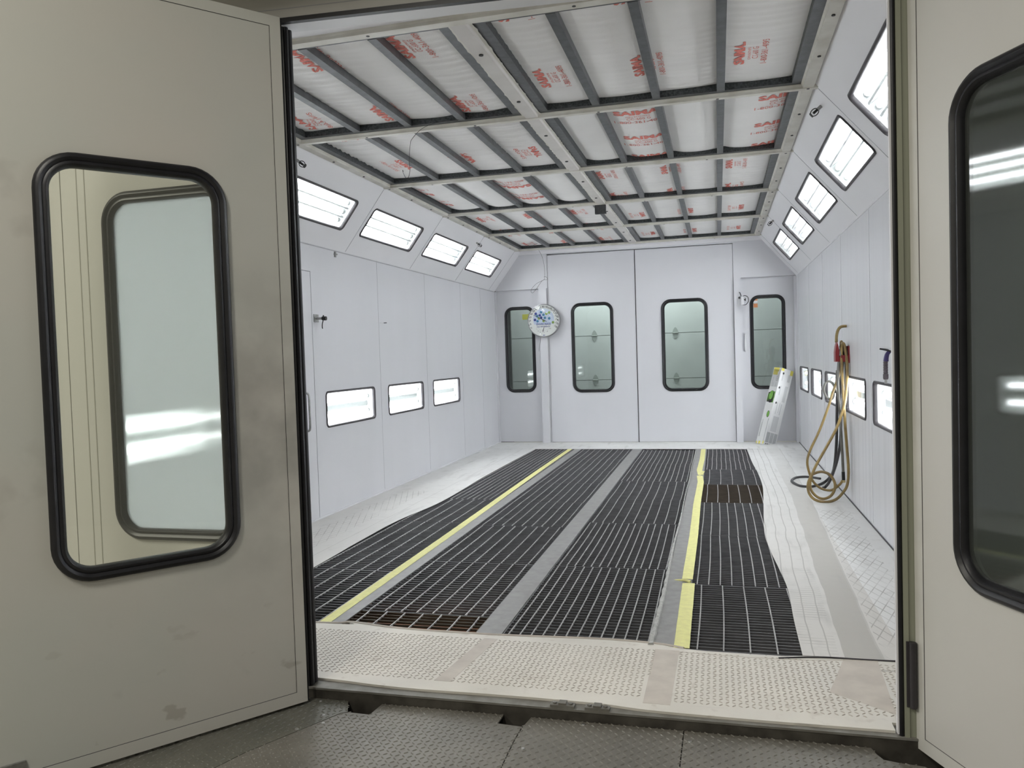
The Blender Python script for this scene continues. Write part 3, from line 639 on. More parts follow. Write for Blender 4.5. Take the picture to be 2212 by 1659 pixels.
for bay in range(5):
    ya = RAILY[bay]+(0.035 if bay else 0.06); yb = RAILY[bay+1]-0.022
    for side in ('left', 'right'):
        x0, x1, bars = FR[side]; rim = 0.055; z0 = 2.836; z1_ = 2.876
        t = thing('filter_frame', 'steel filter frame %s of centre rail, %s, %s' % (side, names[bay], words[(side, bay)]), 'ceiling filter', ((x0+x1)/2, (ya+yb)/2, z0), 'ceiling filter frames')
        mb = MB(); mb.plate(rect(x0, x1, ya, yb), [rect(x0+rim, x1-rim, ya+rim*.7, yb-.038)], z0, z0+.003); part(t, 'rim', mb, 'galv')
        mb = MB(); mb.plate(rect(x0+rim-.002, x1-rim+.002, ya+rim*.7-.002, yb-.036), [rect(x0+rim, x1-rim, ya+rim*.7, yb-.038)], z0+.003, z1_+.03); part(t, 'perforated_web', mb, 'galv_d')
        edges = [x0+rim]+[v for bx in bars for v in (bx-.023, bx+.023)]+[x1-rim]
        for bx in bars:
            mb = MB(); mb.box((bx-.023, ya+rim*.7, z0-.002), (bx+.023, yb-.038, z0+.001)); mb.box((bx-.023, ya+rim*.7, z0+.001), (bx-.020, yb-.038, z1_)); mb.box((bx+.020, ya+rim*.7, z0+.001), (bx+.023, yb-.038, z1_))
            part(t, 'crossbar', mb, 'galv')
        st = stamps(side, bay)
        for ci in range(4):
            a = edges[2*ci]-.020; b_ = edges[2*ci+1]+.020; c0 = ya+.02; c1 = yb-.012
            seed = bay*8+ci+(4 if side == 'right' else 0)
            rip = not ((side == 'right' and bay == 1) or (side == 'left' and bay == 2))
            amp = 0.0 if not rip else (0.012 if side == 'left' and bay < 2 else (0.005 if bay == 0 else 0.008))
            sag = 0.009 if rip else (0.030 if side == 'left' else 0.016); curl = 0 if rip else 1
            hf = lambda x, y: media_h(x, y, (a+b_)/2, (b_-a)/2, c0, c1, amp, sag, seed if curl else bay*3, curl)
            nx, ny = 12, 150; mb = MB(); vs = []; fs = []
            for j in range(ny+1):
                y = c0+(c1-c0)*j/ny
                for i in range(nx+1): x = a+(b_-a)*i/nx; vs.append((x, y, hf(x, y)))
            for j in range(ny):
                for i in range(nx): q = j*(nx+1)+i; fs.append((q, q+1, q+nx+2, q+nx+1))
            k0 = len(vs); vs += [(x, y, 2.93) for x, y in rect(a, b_, c0, c1)]; fs.append((k0, k0+1, k0+2, k0+3))
            mb.add(vs, fs); pad = part(t, 'filter_pad', mb, 'media', smooth=True, recalc=False)
            for kind, p_, q_ in st:
                if kind[0] in 'CD' and len(kind) > 1 and int(kind[1]) != ci: continue
                tb = MB()
                for s_, off, w_, h_, bo in LINES:
                    o_ = off+h_ if off else 0.0
                    if kind[0] == 'A': R = (0, -1, 0); U = (-1, 0, 0); org = (p_+o_, q_-(.31-w_)/2*(off > 0), 0)
                    elif kind[0] == 'B': R = (0, 1, 0); U = (1, 0, 0); org = (p_-o_, q_+(.31-w_)/2*(off > 0), 0)
                    elif kind[0] == 'C': R = (1, 0, 0); U = (0, -1, 0); org = (q_+(.31-w_)/2*(off > 0), p_+o_*1.6, 0); h_ = h_*1.6
                    else: R = (-1, 0, 0); U = (0, 1, 0); org = (q_-(.31-w_)/2*(off > 0), p_-o_*1.6, 0); h_ = h_*1.6
                    put_text(tb, s_, org, R, U, w_, h_, bo)
                stamp(pad, tb, a, b_, c0, c1, hf)
# rails
def hat(mb, x0, x1, y0, y1, along, z=2.832):
    if along == 'x':
        c = (y0+y1)/2; w = (y1-y0)/2; pr = [(-w, 0), (-w*.72, -.010), (-w*.62, -.022), (w*.62, -.022), (w*.72, -.010), (w, 0), (w, .004), (-w, .004)]
        ls = [[(x, c+p[0], z+p[1]) for p in pr] for x in (x0, x1)]
    else:
        c = (x0+x1)/2; w = (x1-x0)/2; pr = [(-w, 0), (-w*.80, -.008), (-w*.72, -.020), (w*.72, -.020), (w*.80, -.008), (w, 0), (w, .004), (-w, .004)]
        ls = [[(c+p[0], y, z+p[1]) for p in pr] for y in (y0, y1)]
    mb.loops(ls, caps=True)
rw = [0.085, 0.058, 0.058, 0.055, 0.050, 0.045]
for k, y in enumerate(RAILY):
    nm = ['first, above the entrance', 'second from the entrance', 'third from the entrance', 'fourth, at the hanging grey box', 'fifth, next to last', 'last, by the back wall'][k]
    t = thing('ceiling_rail', 'cream painted ceiling rail running crosswise, '+nm, 'rail', (2.1, y, 2.81), 'crosswise ceiling rails')
    mb = MB(); hat(mb, 0.40, 3.82, y-rw[k]/2, y+rw[k]/2, 'x', 2.831); part(t, 'rail_profile', mb, 'rail')
    for x in (0.95, 1.75, 2.62, 3.25):
        x += random.uniform(-.1, .1); mb = MB(); mb.lathe([(0.009, 2.8115-.0035), (0.009, 2.812)], 8, Matrix.Translation((x, y, 0))); part(t, 'bolt', mb, 'bolt')
for nm, xa, xb, lab in (('left', 0.405, 0.480, 'along the left slope'), ('right', 3.722, 3.805, 'along the right slope')):
    t = thing('ceiling_rail', 'long cream ceiling rail running lengthwise '+lab, 'rail', ((xa+xb)/2, 7, 2.81), 'lengthwise ceiling rails')
    mb = MB(); hat(mb, xa, xb, 3.39, 11.08, 'y', 2.8325); part(t, 'rail_profile', mb, 'rail')
    for k in range(14):
        y = 3.9+0.52*k; mb = MB(); mb.lathe([(0.009, 2.808), (0.009, 2.8125)], 8, Matrix.Translation(((xa+xb)/2, y, 0))); part(t, 'bolt', mb, 'bolt')
t = thing('ceiling_rail', 'wide cream centre rail dividing the ceiling filters lengthwise', 'rail', (2.11, 7, 2.81), 'lengthwise ceiling rails')
mb = MB(); hat(mb, 2.055, 2.160, 3.45, 11.03, 'y', 2.833); part(t, 'rail_profile', mb, 'rail_c')
for k in range(10):
    y = 3.82+0.765*k; mb = MB(); mb.lathe([(0.012, 2.808), (0.012, 2.813)], 8, Matrix.Translation((2.108, y, 0))); part(t, 'bolt', mb, 'bolt')
mb = MB()      # ragged sealant along both edges of the centre rail
for xs, sg in ((2.058, -1), (2.157, 1)):
    pts = []; y = 3.47
    while y < 9.5: pts.append((xs+sg*(0.003+0.004*abs(math.sin(y*3.1)+.6*math.sin(y*8))+random.choice((0, 0, 0, .001, .002, .006))), y)); y += 0.03
    loop = [(xs-sg*.006, 3.46)]+pts+[(xs-sg*.006, 9.5)]; mb.plate(loop, [], 2.8275, 2.8315)
part(t, 'ragged_sealant', mb, 'rail')

# ================================================================== FLOOR: grates, strips, tapes, sheeting
def grate(x0, x1, y0, y1, nrod, pitch, label, bar='bar', x0b=None, x1b=None):
    t = thing('floor_grate', label, 'floor grate', ((x0+x1)/2, (y0+y1)/2, -0.03), 'steel floor grates')
    mb = MB(); n = int((y1-y0-.01)/pitch); p = (y1-y0-.012)/n
    for k in range(n+1):
        y = y0+.004+p*k; mb.box((x0+.003, y-.0022, -0.014), (x1-.003, y+.0022, -0.002))
    part(t, 'bearing_bars', mb, bar)
    mb = MB(); w = (x1-x0)/nrod
    for k in range(nrod):
        xc = x0+w*(k+.5); ph = k*0.2
        pts = [(xc+0.004*math.sin((y-y0)/(y1-y0)*PI+ph*.3), y, -0.001) for y in [y0+.006+(y1-y0-.012)*i/6 for i in range(7)]]
        mb.loops([[(q[0]-.003, q[1], -.007), (q[0]+.003, q[1], -.007), (q[0]+.003, q[1], .0003), (q[0]-.003, q[1], .0003)] for q in pts], caps=True)
    part(t, 'cross_rods', mb, 'rod')
    for xe in (x0, x1-.004): part(t, 'edge_bar', MB().box((xe, y0+.002, -.034), (xe+.004, y1-.002, -.001)), bar)
cols = {
 'left column': (0.66, 1.30, [(3.46, 4.445, 6), (4.445, 5.85, 6), (5.85, 6.83, 6), (6.83, 8.02, 12), (8.02, 9.29, 12), (9.29, 10.56, 12)], 0.040),
 'second column': (1.385, 2.085, [(3.46, 3.722, 7), (3.722, 4.715, 8), (4.715, 5.78, 8), (5.78, 6.745, 9), (6.745, 7.78, 9), (7.78, 8.6, 9), (8.6, 9.56, 9), (9.56, 10.56, 9)], 0.040),
 'third column': (2.215, 2.915, [(3.46, 4.715, 13), (4.715, 5.97, 14), (5.97, 6.968, 9), (6.968, 7.943, 9), (7.943, 9.218, 13), (9.218, 10.50, 13)], 0.040),
 'right column': (3.050, 3.61, [(3.46, 4.44, 5), (4.44, 5.65, 9), (5.65, 6.87, 9), (6.87, 7.80, 6), (7.80, 8.777, 5), (8.777, 9.642, 11), (9.642, 10.56, 11)], 0.036)}
ordn = ['nearest the entrance', 'second from the entrance', 'third from the entrance', 'fourth from the entrance', 'fifth from the entrance', 'sixth from the entrance', 'seventh from the entrance', 'eighth, at the far end']
for cn, (xa, xb, rows, pit) in cols.items():
    for k, (ya, yb, nr) in enumerate(rows):
        o_ = ordn[k] if k < len(rows)-1 else 'at the far end'
        extra = ''; bar = 'bar'; pt = pit
        if cn == 'second column' and k == 0: extra = ', short, rusty brown below'; bar = 'bar_rust'
        if cn == 'right column' and k == 3: extra = ', tinted brown by overspray'; bar = 'bar_rust'
        if k > 2: pt = 0.036
        grate(xa, xb, ya, yb, nr, pt, 'dark steel floor grate in the %s, %s%s' % (cn, o_, extra), bar)
for nm, a, b_, mt, lab in (('pit_filter', (1.39, 3.47, -.10), (2.08, 3.80, -.085), 'pad_rust', 'rusty orange filter mat below the short front grate'),
                      ('pit_filter', (3.06, 6.88, -.06), (3.60, 7.79, -.050), 'pad_brown', 'brown filter mat below a grate in the right column, nearer one'),
                      ('pit_filter', (3.06, 7.81, -.06), (3.60, 8.77, -.050), 'pad_blue', 'bluish filter mat below a grate in the right column, farther one'),
                      ('pit_filter', (1.39, 7.79, -.06), (2.08, 8.59, -.050), 'pad_blue', 'bluish filter mat below the sixth grate of the second column'),
                      ('pit_filter', (1.39, 8.61, -.06), (2.08, 10.5, -.050), 'pad_brown', 'brown filter mat below the far grates of the second column')):
    single(nm, MB().box(a, b_), mt, lab, 'filter mat', a, 'filter mats in the pit')
# support strips between the columns
for xa, xb, lab in ((1.295, 1.388, 'grey steel strip right of the left yellow tape'), (2.088, 2.212, 'grey steel strip down the middle of the grates'), (2.918, 3.050, 'grey steel strip between torn paper edge and right yellow tape')):
    single('channel_cover', MB().box((xa, 3.45, -0.034), (xb, 10.58, 0.003)), 'strip', lab, 'steel strip', ((xa+xb)/2, 3.45, -0.034), 'strips between the grates')
def tape(pts, w, label, name='masking_tape', z=0.0045, mat='tape', jag=0.0012, th=0.0012):
    mb = MB(); Lp = []; Rp = []
    for i in range(len(pts)-1):
        (xa, ya), (xb, yb) = pts[i], pts[i+1]; n = max(2, int((yb-ya)/0.06))
        for k in range(n): t_ = k/n; Lp.append((xa+(xb-xa)*t_, ya+(yb-ya)*t_))
    Lp.append(pts[-1])
    le = [(p[0]-w/2+random.uniform(-jag, jag)*.5, p[1]) for p in Lp]; re = [(p[0]+w/2+random.uniform(-jag, jag)*.5, p[1]) for p in Lp]
    vs = []; fs = []
    for a, b_ in zip(le, re):
        zj = z+random.uniform(0, .001); vs += [(a[0], a[1], zj), ((a[0]+b_[0])/2, a[1], zj+.0012), (b_[0], b_[1], zj), (b_[0], b_[1], zj-th), (a[0], a[1], zj-th)]
    for i in range(len(le)-1):
        q = i*5
        for j in range(5): fs.append((q+j, q+(j+1) % 5, q+5+(j+1) % 5, q+5+j))
    fs.append((0, 1, 2, 3, 4)); n = len(vs)-5; fs.append((n+4, n+3, n+2, n+1, n))
    mb.add(vs, fs); return mb
mb = tape([(1.293, 3.50), (1.286, 4.4), (1.279, 5.3), (1.268, 6.3), (1.256, 7.2), (1.244, 8.2), (1.238, 9.2), (1.232, 10.60)], 0.060, '')
single('masking_tape', mb, 'tape', 'long yellow masking tape strip left, running to the back', 'tape', (1.26, 3.5, 0), 'yellow masking tape strips')
mb = tape([(3.040, 3.455), (3.036, 4.44)], 0.068, ''); single('masking_tape', mb, 'tape', 'short wide yellow tape strip at the front right, with stains', 'tape', (3.04, 3.46, 0), 'yellow masking tape strips')
mb = tape([(3.026, 4.52), (3.030, 5.6), (3.022, 6.8), (3.030, 7.9), (3.012, 8.3)], 0.060, ''); single('masking_tape', mb, 'tape', 'middle piece of the right yellow tape line', 'tape', (3.03, 4.5, 0), 'yellow masking tape strips')
mb = tape([(3.020, 8.36), (3.000, 8.7), (3.012, 9.6), (3.008, 10.60)], 0.058, '')
mb.add([(3.0, 8.30, .004), (3.045, 8.36, .012), (3.06, 8.50, .02), (3.03, 8.62, .006)], [(0, 1, 2, 3)])
single('masking_tape', mb, 'tape', 'farthest piece of the right yellow tape line, wrinkled start', 'tape', (3.01, 8.3, 0), 'yellow masking tape strips')
mb = MB()
mb.tube([(3.045, 4.452, .007), (3.02, 4.462, .012), (2.98, 4.458, .015), (2.955, 4.468, .012)], lambda t: 0.010*(1-t)+0.001, 8)
single('tape_curl', mb, 'tape', 'small curled yellow tape end at the break in the right tape', 'tape', (3.0, 4.45, 0.005), smooth=True)
# torn paper bead left of the right strip
mb = MB(); ls = []; y = 3.47
while y < 10.5:
    w = 0.018*max(0.25, 1-(y-3.4)/4.5)+0.003*math.sin(y*37)*max(.2, 1-(y-3.4)/3.5); xc = 2.912+0.003*math.sin(y*3.3)
    ls.append([(xc-w, y, .003), (xc-w*.6, y, .010+.003*math.sin(y*51)), (xc+w*.3, y, .012+.002*math.sin(y*73)), (xc+w*.55, y, .003)]); y += 0.016
mb.loops(ls, caps=True)
single('torn_paper_edge', mb, 'caulk', 'ragged grey white torn paper bead along the third grate column', 'paper', (2.91, 3.47, 0.003))

# --- white sheeting left, right and back of the grates
def wavy(pts, n=8):
    out = []
    P_ = [pts[0]]+list(pts)+[pts[-1]]
    for i in range(1, len(P_)-2):
        for k in range(n):
            t = k/n; r_ = []
            for c in (0, 1):
                a, b_, cc, d = (P_[i-1][c], P_[i][c], P_[i+1][c], P_[i+2][c]); r_.append(0.5*((2*b_)+(cc-a)*t+(2*a-5*b_+4*cc-d)*t*t+(3*b_-a-3*cc+d)*t**3))
            out.append(tuple(r_))
    out.append(pts[-1]); return out
edgeR = wavy([(3.540, 3.46), (3.545, 3.91), (3.558, 4.40), (3.542, 4.81), (3.520, 5.25), (3.512, 5.78), (3.566, 6.91), (3.601, 7.73), (3.595, 8.6), (3.572, 9.3), (3.554, 10.57)])
mb = MB(); mb.plate(edgeR+[(4.262, 10.57), (4.262, 3.46)], [], 0.002, 0.0045)
single('floor_sheeting', mb, 'sheet', 'white floor sheeting with wavy edge and grate imprints on the right side', 'floor sheet', (3.9, 3.46, 0), 'white floor sheeting')
edgeL = wavy([(0.715, 3.46), (0.712, 4.45), (0.690, 5.17), (0.690, 5.85), (0.760, 6.55), (0.760, 7.26), (0.735, 8.03), (0.733, 9.29), (0.744, 10.57)])
mb = MB(); mb.plate(edgeL+[(0.014, 10.57), (0.014, 3.46)], [], 0.002, 0.0045)
single('floor_sheeting', mb, 'sheet', 'white floor sheeting along the left wall beside the grates', 'floor sheet', (0.3, 3.46, 0), 'white floor sheeting')
mb = MB(); mb.plate(rect(0.014, 4.262, 10.545, L-.005), [], 0.0045, 0.0065)
single('floor_sheeting', mb, 'sheet', 'white floor sheeting strip along the back doors', 'floor sheet', (2.1, 10.6, 0), 'white floor sheeting')
# raised beige joint plates in the right sheeting
# --- front sheet with chequer-plate lugs
fr = wavy([(0.50, 2.875), (1.0, 2.87), (1.61, 2.868), (1.84, 2.850), (2.05, 2.842), (2.42, 2.850), (2.76, 2.846), (2.95, 2.826), (3.27, 2.820), (3.5, 2.822), (3.772, 2.826)], 5)
bk = wavy([(3.99, 3.470), (3.80, 3.465), (3.57, 3.455), (3.38, 3.425), (3.057, 3.445), (2.93, 3.480), (2.68, 3.494), (2.26, 3.468), (1.94, 3.463), (1.67, 3.475), (1.43, 3.515), (1.385, 3.486), (0.50, 3.46)], 5)
outl = fr+[(3.772, 2.885), (4.262, 2.885), (4.262, 3.470)]+bk
mb = MB(); mb.plate(outl, [], -0.004, 0.005)
fm = thing('floor_mat', 'stained beige chequer-plate sheeting across the entrance', 'floor sheet', (2.3, 3.15, 0)); part(fm, 'sheet', mb, 'mat')
def lug(mb, x, y, ang, l, w, h, z):
    c, s_ = math.cos(ang), math.sin(ang)
    R = lambda a, b_: (x+a*c-b_*s_, y+a*s_+b_*c)
    ps = [(-l/2, 0, 0), (-l*.22, -w/2, 0), (l*.22, -w/2, 0), (l/2, 0, 0), (l*.22, w/2, 0), (-l*.22, w/2, 0), (-l*.26, 0, h), (l*.26, 0, h)]
    n = len(mb.v)
    for a, b_, q in ps: X_, Y_ = R(a, b_); mb.v.append(Vector((X_, Y_, z+q)))
    for f in ((0, 1, 6), (1, 2, 7, 6), (2, 3, 7), (3, 4, 7), (4, 5, 6, 7), (5, 0, 6)): mb.f.append(tuple(i+n for i in f))
def inside(p, poly):
    x, y = p; c = False; j = len(poly)-1
    for i in range(len(poly)):
        xi, yi = poly[i][:2]; xj, yj = poly[j][:2]
        if (yi > y) != (yj > y) and x < (xj-xi)*(y-yi)/(yj-yi)+xi: c = not c
        j = i
    return c
def lugs(poly, c, z, l, w, h, rot=0.0, skip=(), org=(0, 0)):
    mb = MB(); xs = [p[0] for p in poly]; ys = [p[1] for p in poly]
    cx, cy = org; ca, sa = math.cos(rot), math.sin(rot); n = int(4.5/c)
    for i in range(-n, n):
        for j in range(-n, n):
            u, v = i*c, j*c; x = cx+u*ca-v*sa; y = cy+u*sa+v*ca
            if x < min(xs) or x > max(xs) or y < min(ys) or y > max(ys): continue
            if not inside((x, y), poly) or any(inside((x, y), s_) for s_ in skip): continue
            lug(mb, x, y, rot+(PI/4 if (i+j) % 2 else -PI/4), l, w, h, z)
    return mb
j1 = [(2.085, 2.93), (2.155, 2.93), (2.215, 3.42), (2.150, 3.42)]; j2 = [(2.925, 2.88), (3.025, 2.88), (3.032, 3.42), (2.928, 3.42)]; j3 = [(3.60, 3.10), (3.80, 2.95), (3.83, 3.45), (3.70, 3.45)]
j4 = [(0.5, 2.86), (3.8, 2.81), (3.8, 2.92), (3.45, 2.90), (2.95, 2.915), (0.5, 2.925)]; j5 = [(0.5, 3.40), (3.0, 3.42), (3.0, 3.5), (0.5, 3.55)]
part(fm, 'chequer_lugs', lugs([(0.52, 2.88), (3.76, 2.84), (4.24, 2.9), (4.24, 3.42), (3.3, 3.40), (3.0, 3.42), (0.52, 3.44)], 0.0232, 0.0049, 0.0215, 0.0062, 0.0026, skip=(j1, j2, j3, j4, j5), org=(2.3, 3.1)), 'mat_lug', recalc=False)
for jj, zz2 in ((j1, .0058), (j2, .0058), (j3, .0056)):
    part(fm, 'joint_strip', MB().plate(jj, [], 0.0045, zz2), 'mat_strip')
bf = bk; mb = MB()
mb.tube([(x, y, 0.004) for x, y in [(3.05, 3.452), (2.93, 3.488), (2.68, 3.502), (2.26, 3.476), (1.94, 3.471), (1.67, 3.483), (1.43, 3.523), (1.30, 3.49), (0.6, 3.47)]], 0.007, 6)
mb.tube([(x, y, 0.0035) for x, y in [(3.0, 3.41), (3.2, 3.397), (3.5, 3.40), (3.7, 3.43)]], 0.003, 6); part(fm, 'folded_edge', mb, 'mat_strip', smooth=True)
mb = MB(); mb.tube([(3.44, 3.405, .006), (3.6, 3.44, .008), (3.78, 3.447, .007), (4.0, 3.452, .008), (4.25, 3.46, .006)], 0.004, 6)
single('cord', mb, 'rubber_g', 'thin dark cord lying across the sheeting at the right', 'cord', (3.85, 3.44, 0.003), smooth=True)

# --- steel sill, foot brackets, plates outside
mb = MB(); mb.box((0.45, 2.797, -0.012), (3.84, 2.92, -0.004)); struct('trim_9', mb, 'sill')
mb = MB(); mb.box((0.45, 2.799, -0.40), (3.95, 2.812, -0.012)); struct('trim_10', mb, 'sill_face')
for x, lab in ((2.636, 'left of the pair'), (2.766, 'right of the pair')):
    t = thing('sill_bracket', 'small grey bolted bracket on the door sill, '+lab, 'bracket', (x, 2.812, -0.004), 'brackets on the sill')
    part(t, 'foot', MB().box((x-.045, 2.800, -.004), (x+.045, 2.832, .006)), 'sill'); part(t, 'lug', MB().box((x-.014, 2.803, .006), (x+.014, 2.834, .013)), 'plate')
    for s_ in (-1, 1): part(t, 'bolt', MB().cyl((x+s_*.030, 2.816, .006), (x+s_*.030, 2.816, .012), .008, 8), 'sill', smooth=True)
PZ = -0.046; EY = 2.794
n1 = [(1.772, EY), (1.818, 2.706), (1.908, 2.700), (1.915, EY)]
polyA = [(0.55, 1.9), (0.55, 2.35), (1.30, 2.50), (1.66, 2.77), (1.66, EY), (1.772, EY), (1.800, 2.722), (1.63, 2.52), (1.40, 1.9)]
polyA = [(0.9, 1.5), (0.9, 2.3), (1.2, EY), (1.772, EY), (1.812, 2.706), (1.790, 2.690), (1.60, 2.35), (1.28, 1.5)]
polyB = [(1.284, 1.5), (1.604, 2.35), (1.794, 2.688), (1.818, 2.703), (1.908, 2.700), (1.917, EY), (2.412, EY), (2.408, 2.724), (2.502, 2.716), (2.499, 2.60), (2.52, 1.5)]
polyC = [(2.524, 1.5), (2.503, 2.60), (2.506, 2.716), (2.519, EY), (3.074, EY), (3.072, 2.60), (3.055, 1.5)]
polyD = [(3.060, 1.5), (3.076, 2.60), (3.078, EY), (3.690, EY), (3.700, 2.752), (3.715, 2.72), (3.76, 2.708), (3.83, 2.700), (3.95, 2.60), (4.6, 2.3), (4.6, 1.5)]
for poly, rot, lab, mt, org in ((polyA, 0.35, 'greenish grey chequer plate under the left door leaf', 'plate_dk', (1.2, 2.4)), (polyB, 0.0, 'grey chequer plate with two notched corners in front of the sill', 'plate', (2.0, 2.5)),
                           (polyC, 0.0, 'grey chequer plate in front of the two sill brackets', 'plate', (2.8, 2.5)), (polyD, 0.0, 'grey chequer plate at the right door leaf with torn corner', 'plate', (3.4, 2.5))):
    cx = sum(p[0] for p in poly)/len(poly); t = thing('floor_plate', lab, 'floor plate', (cx, 2.4, PZ), 'chequer plates outside the booth')
    part(t, 'sheet', MB().plate(poly, [], PZ-.006, PZ), mt)
    part(t, 'chequer_lugs', lugs(poly, 0.0225, PZ-.0002, 0.0200, 0.0060, 0.0026, rot, org=org), mt, recalc=False)
    for sx, sy in ([(1.66, 2.775), (1.735, 2.66), (1.69, 2.54)] if poly is polyA else [(1.765, 2.60)] if poly is polyB else [(2.545, 2.56), (2.72, 2.775)] if poly is polyC else [(3.10, 2.72)]):
        part(t, 'screw', MB().lathe([(0.0075, PZ), (0.006, PZ+.003)], 10, Matrix.Translation((sx, sy, 0))), 'screw', smooth=True)
struct('floor_concrete', MB().box((-4.0, -5.1, -.12), (0.9, 2.79, -.053)).box((0.9, -5.1, -.12), (5.3, 1.49, -.053)), 'shop')

# ================================================================== HOSES ON THE RIGHT WALL
t = thing('hose_hanger', 'red plastic hose hanger on the right wall', 'hose hanger', (4.22, 7.02, 1.17))
mb = MB(); T = frame((0, 6.98, 0), (1, 0, 0), (0, 0, 1), (0, -1, 0))
out = [(4.163, 1.172), (4.163, 1.25), (4.170, 1.30), (4.178, 1.335), (4.188, 1.30), (4.198, 1.24), (4.203, 1.172)]
inn = [(4.172, 1.205), (4.173, 1.26), (4.179, 1.298), (4.186, 1.25), (4.190, 1.19)]
mb.plate(out, [], -.10, 0.0, T); part(t, 'cradle', mb, 'redh')
mb = MB(); mb.box((4.203, 6.96, 1.17), (4.262, 7.06, 1.225)); mb.box((4.260, 6.96, 1.16), (4.27, 7.08, 1.30)); part(t, 'wall_plate', mb, 'redh')
def hose(pts, r, mat, label, grp='coiled air hoses', name='air_hose', extra=None):
    r = r*1.2
    p0 = pts[0]; o = thing(name, label, 'hose', p0, grp); part(o, 'tubing', MB().tube(pts, r, 10, 5), mat, smooth=True)
    if extra: extra(o)
    return o
# amber loop reaching down to the floor
B = [(4.212, 7.05, 1.290), (4.222, 7.02, 1.322), (4.236, 6.99, 1.300), (4.248, 6.95, 1.138), (4.240, 6.93, 0.986), (4.222, 6.93, 0.833), (4.185, 6.93, 0.708), (4.148, 6.93, 0.608), (4.066, 6.93, 0.451), (3.996, 6.93, 0.323), (3.958, 6.93, 0.237), (3.928, 6.93, 0.167), (3.93, 6.93, 0.089), (3.973, 6.92, 0.031), (4.059, 6.91, 0.012), (4.146, 6.93, 0.034), (4.208, 6.93, 0.105), (4.234, 6.93, 0.17), (4.242, 6.93, 0.286), (4.231, 6.93, 0.489), (4.22, 6.93, 0.696), (4.213, 6.94, 0.91), (4.208, 6.96, 1.101), (4.210, 6.98, 1.262), (4.218, 7.01, 1.318), (4.226, 7.05, 1.29)]
hose(B, 0.0095, 'tan', 'amber hose whose large loop hangs down to the floor')
Cc = [(4.232, 7.06, 1.28), (4.226, 7.045, 1.325), (4.214, 7.03, 1.328), (4.209, 7.0, 1.18), (4.182, 7.0, 1.034), (4.14, 7.0, 0.915), (4.102, 7.0, 0.792), (4.03, 7.0, 0.598), (3.954, 7.0, 0.43), (3.93, 7.0, 0.328), (3.951, 6.99, 0.219), (3.983, 6.98, 0.156), (4.04, 6.98, 0.11), (4.113, 6.98, 0.099), (4.175, 6.98, 0.143), (4.202, 6.98, 0.182)]
def cpl(o):
    part(o, 'brass_fitting', MB().cyl((4.212, 6.98, 0.165), (4.210, 6.98, 0.185), 0.014, 10), 'brass', smooth=True)
    part(o, 'coupler', MB().cyl((4.210, 6.98, 0.185), (4.208, 6.98, 0.255), 0.0135, 12), 'black', smooth=True)
hose(Cc, 0.0085, 'tan', 'brownish amber hose bowing out left of the loop, ending at the black coupler', extra=cpl)
hose([(4.208, 6.98, 0.25), (4.207, 6.98, 0.278), (4.202, 6.98, 0.433), (4.197, 6.98, 0.588), (4.189, 6.98, 0.792), (4.178, 6.98, 0.985), (4.190, 6.99, 1.139), (4.222, 7.0, 1.29)], 0.0095, 'grey_h', 'straight greyish amber hose rising from the black coupler')
hose([(3.961, 6.955, 0.233), (4.001, 6.95, 0.252), (4.045, 6.95, 0.257), (4.099, 6.95, 0.234), (4.134, 6.95, 0.176), (4.137, 6.95, 0.118), (4.107, 6.95, 0.059), (4.052, 6.95, 0.031), (3.998, 6.95, 0.046), (3.955, 6.955, 0.096), (3.945, 6.96, 0.154), (3.961, 6.955, 0.233)], 0.0095, 'tan', 'round amber hose coil hanging near the floor')
hose([(4.178, 7.02, 1.10), (4.17, 7.02, 1.003), (4.146, 7.02, 0.879), (4.117, 7.02, 0.86), (4.088, 7.02, 0.888), (4.074, 7.02, 0.939), (4.086, 7.02, 0.993), (4.115, 7.02, 1.008), (4.144, 7.02, 0.988), (4.168, 7.02, 0.925), (4.188, 7.01, 0.847), (4.196, 7.0, 0.70)], 0.008, 'grey_h', 'small grey hose ring sticking out in front of the wall light')
hose([(4.246, 7.06, 1.26), (4.240, 7.08, 1.315), (4.227, 7.10, 1.30), (4.213, 7.20, 1.093), (4.205, 7.25, 0.773), (4.196, 7.26, 0.452), (4.195, 7.45, 0.20), (4.190, 7.85, 0.045), (4.11, 7.769, 0.013), (4.034, 7.661, 0.013), (3.96, 7.66, 0.013), (3.915, 7.74, 0.013), (3.884, 7.968, 0.013), (3.938, 8.17, 0.013), (4.02, 8.23, 0.013), (4.09, 8.20, 0.013), (4.16, 8.12, 0.013)], 0.0105, 'black_h', 'dark grey hose with a flat loop lying on the floor')
hose([(4.235, 7.05, 1.30), (4.232, 7.15, 0.974), (4.228, 7.2, 0.696), (4.222, 7.2, 0.50), (4.20, 7.25, 0.32), (4.17, 7.45, 0.12), (4.145, 7.58, 0.03), (4.12, 7.57, 0.018)], 0.0105, 'black_h', 'straight dark grey hose hanging behind the amber hoses')
hose([(4.20, 6.97, 1.22), (4.215, 7.0, 1.295), (4.232, 7.05, 1.315), (4.245, 7.03, 1.26), (4.242, 6.99, 1.05), (4.225, 6.97, 0.86), (4.20, 6.96, 0.72)], 0.0095, 'grey_h', 'short grey hose bend laid over the red hanger')
hose([(4.262, 7.06, 1.466), (4.22, 7.05, 1.462), (4.196, 7.05, 1.435), (4.184, 7.05, 1.39), (4.178, 7.03, 1.335)], 0.010, 'tan', 'short arched hose from the wall outlet into the red hanger')

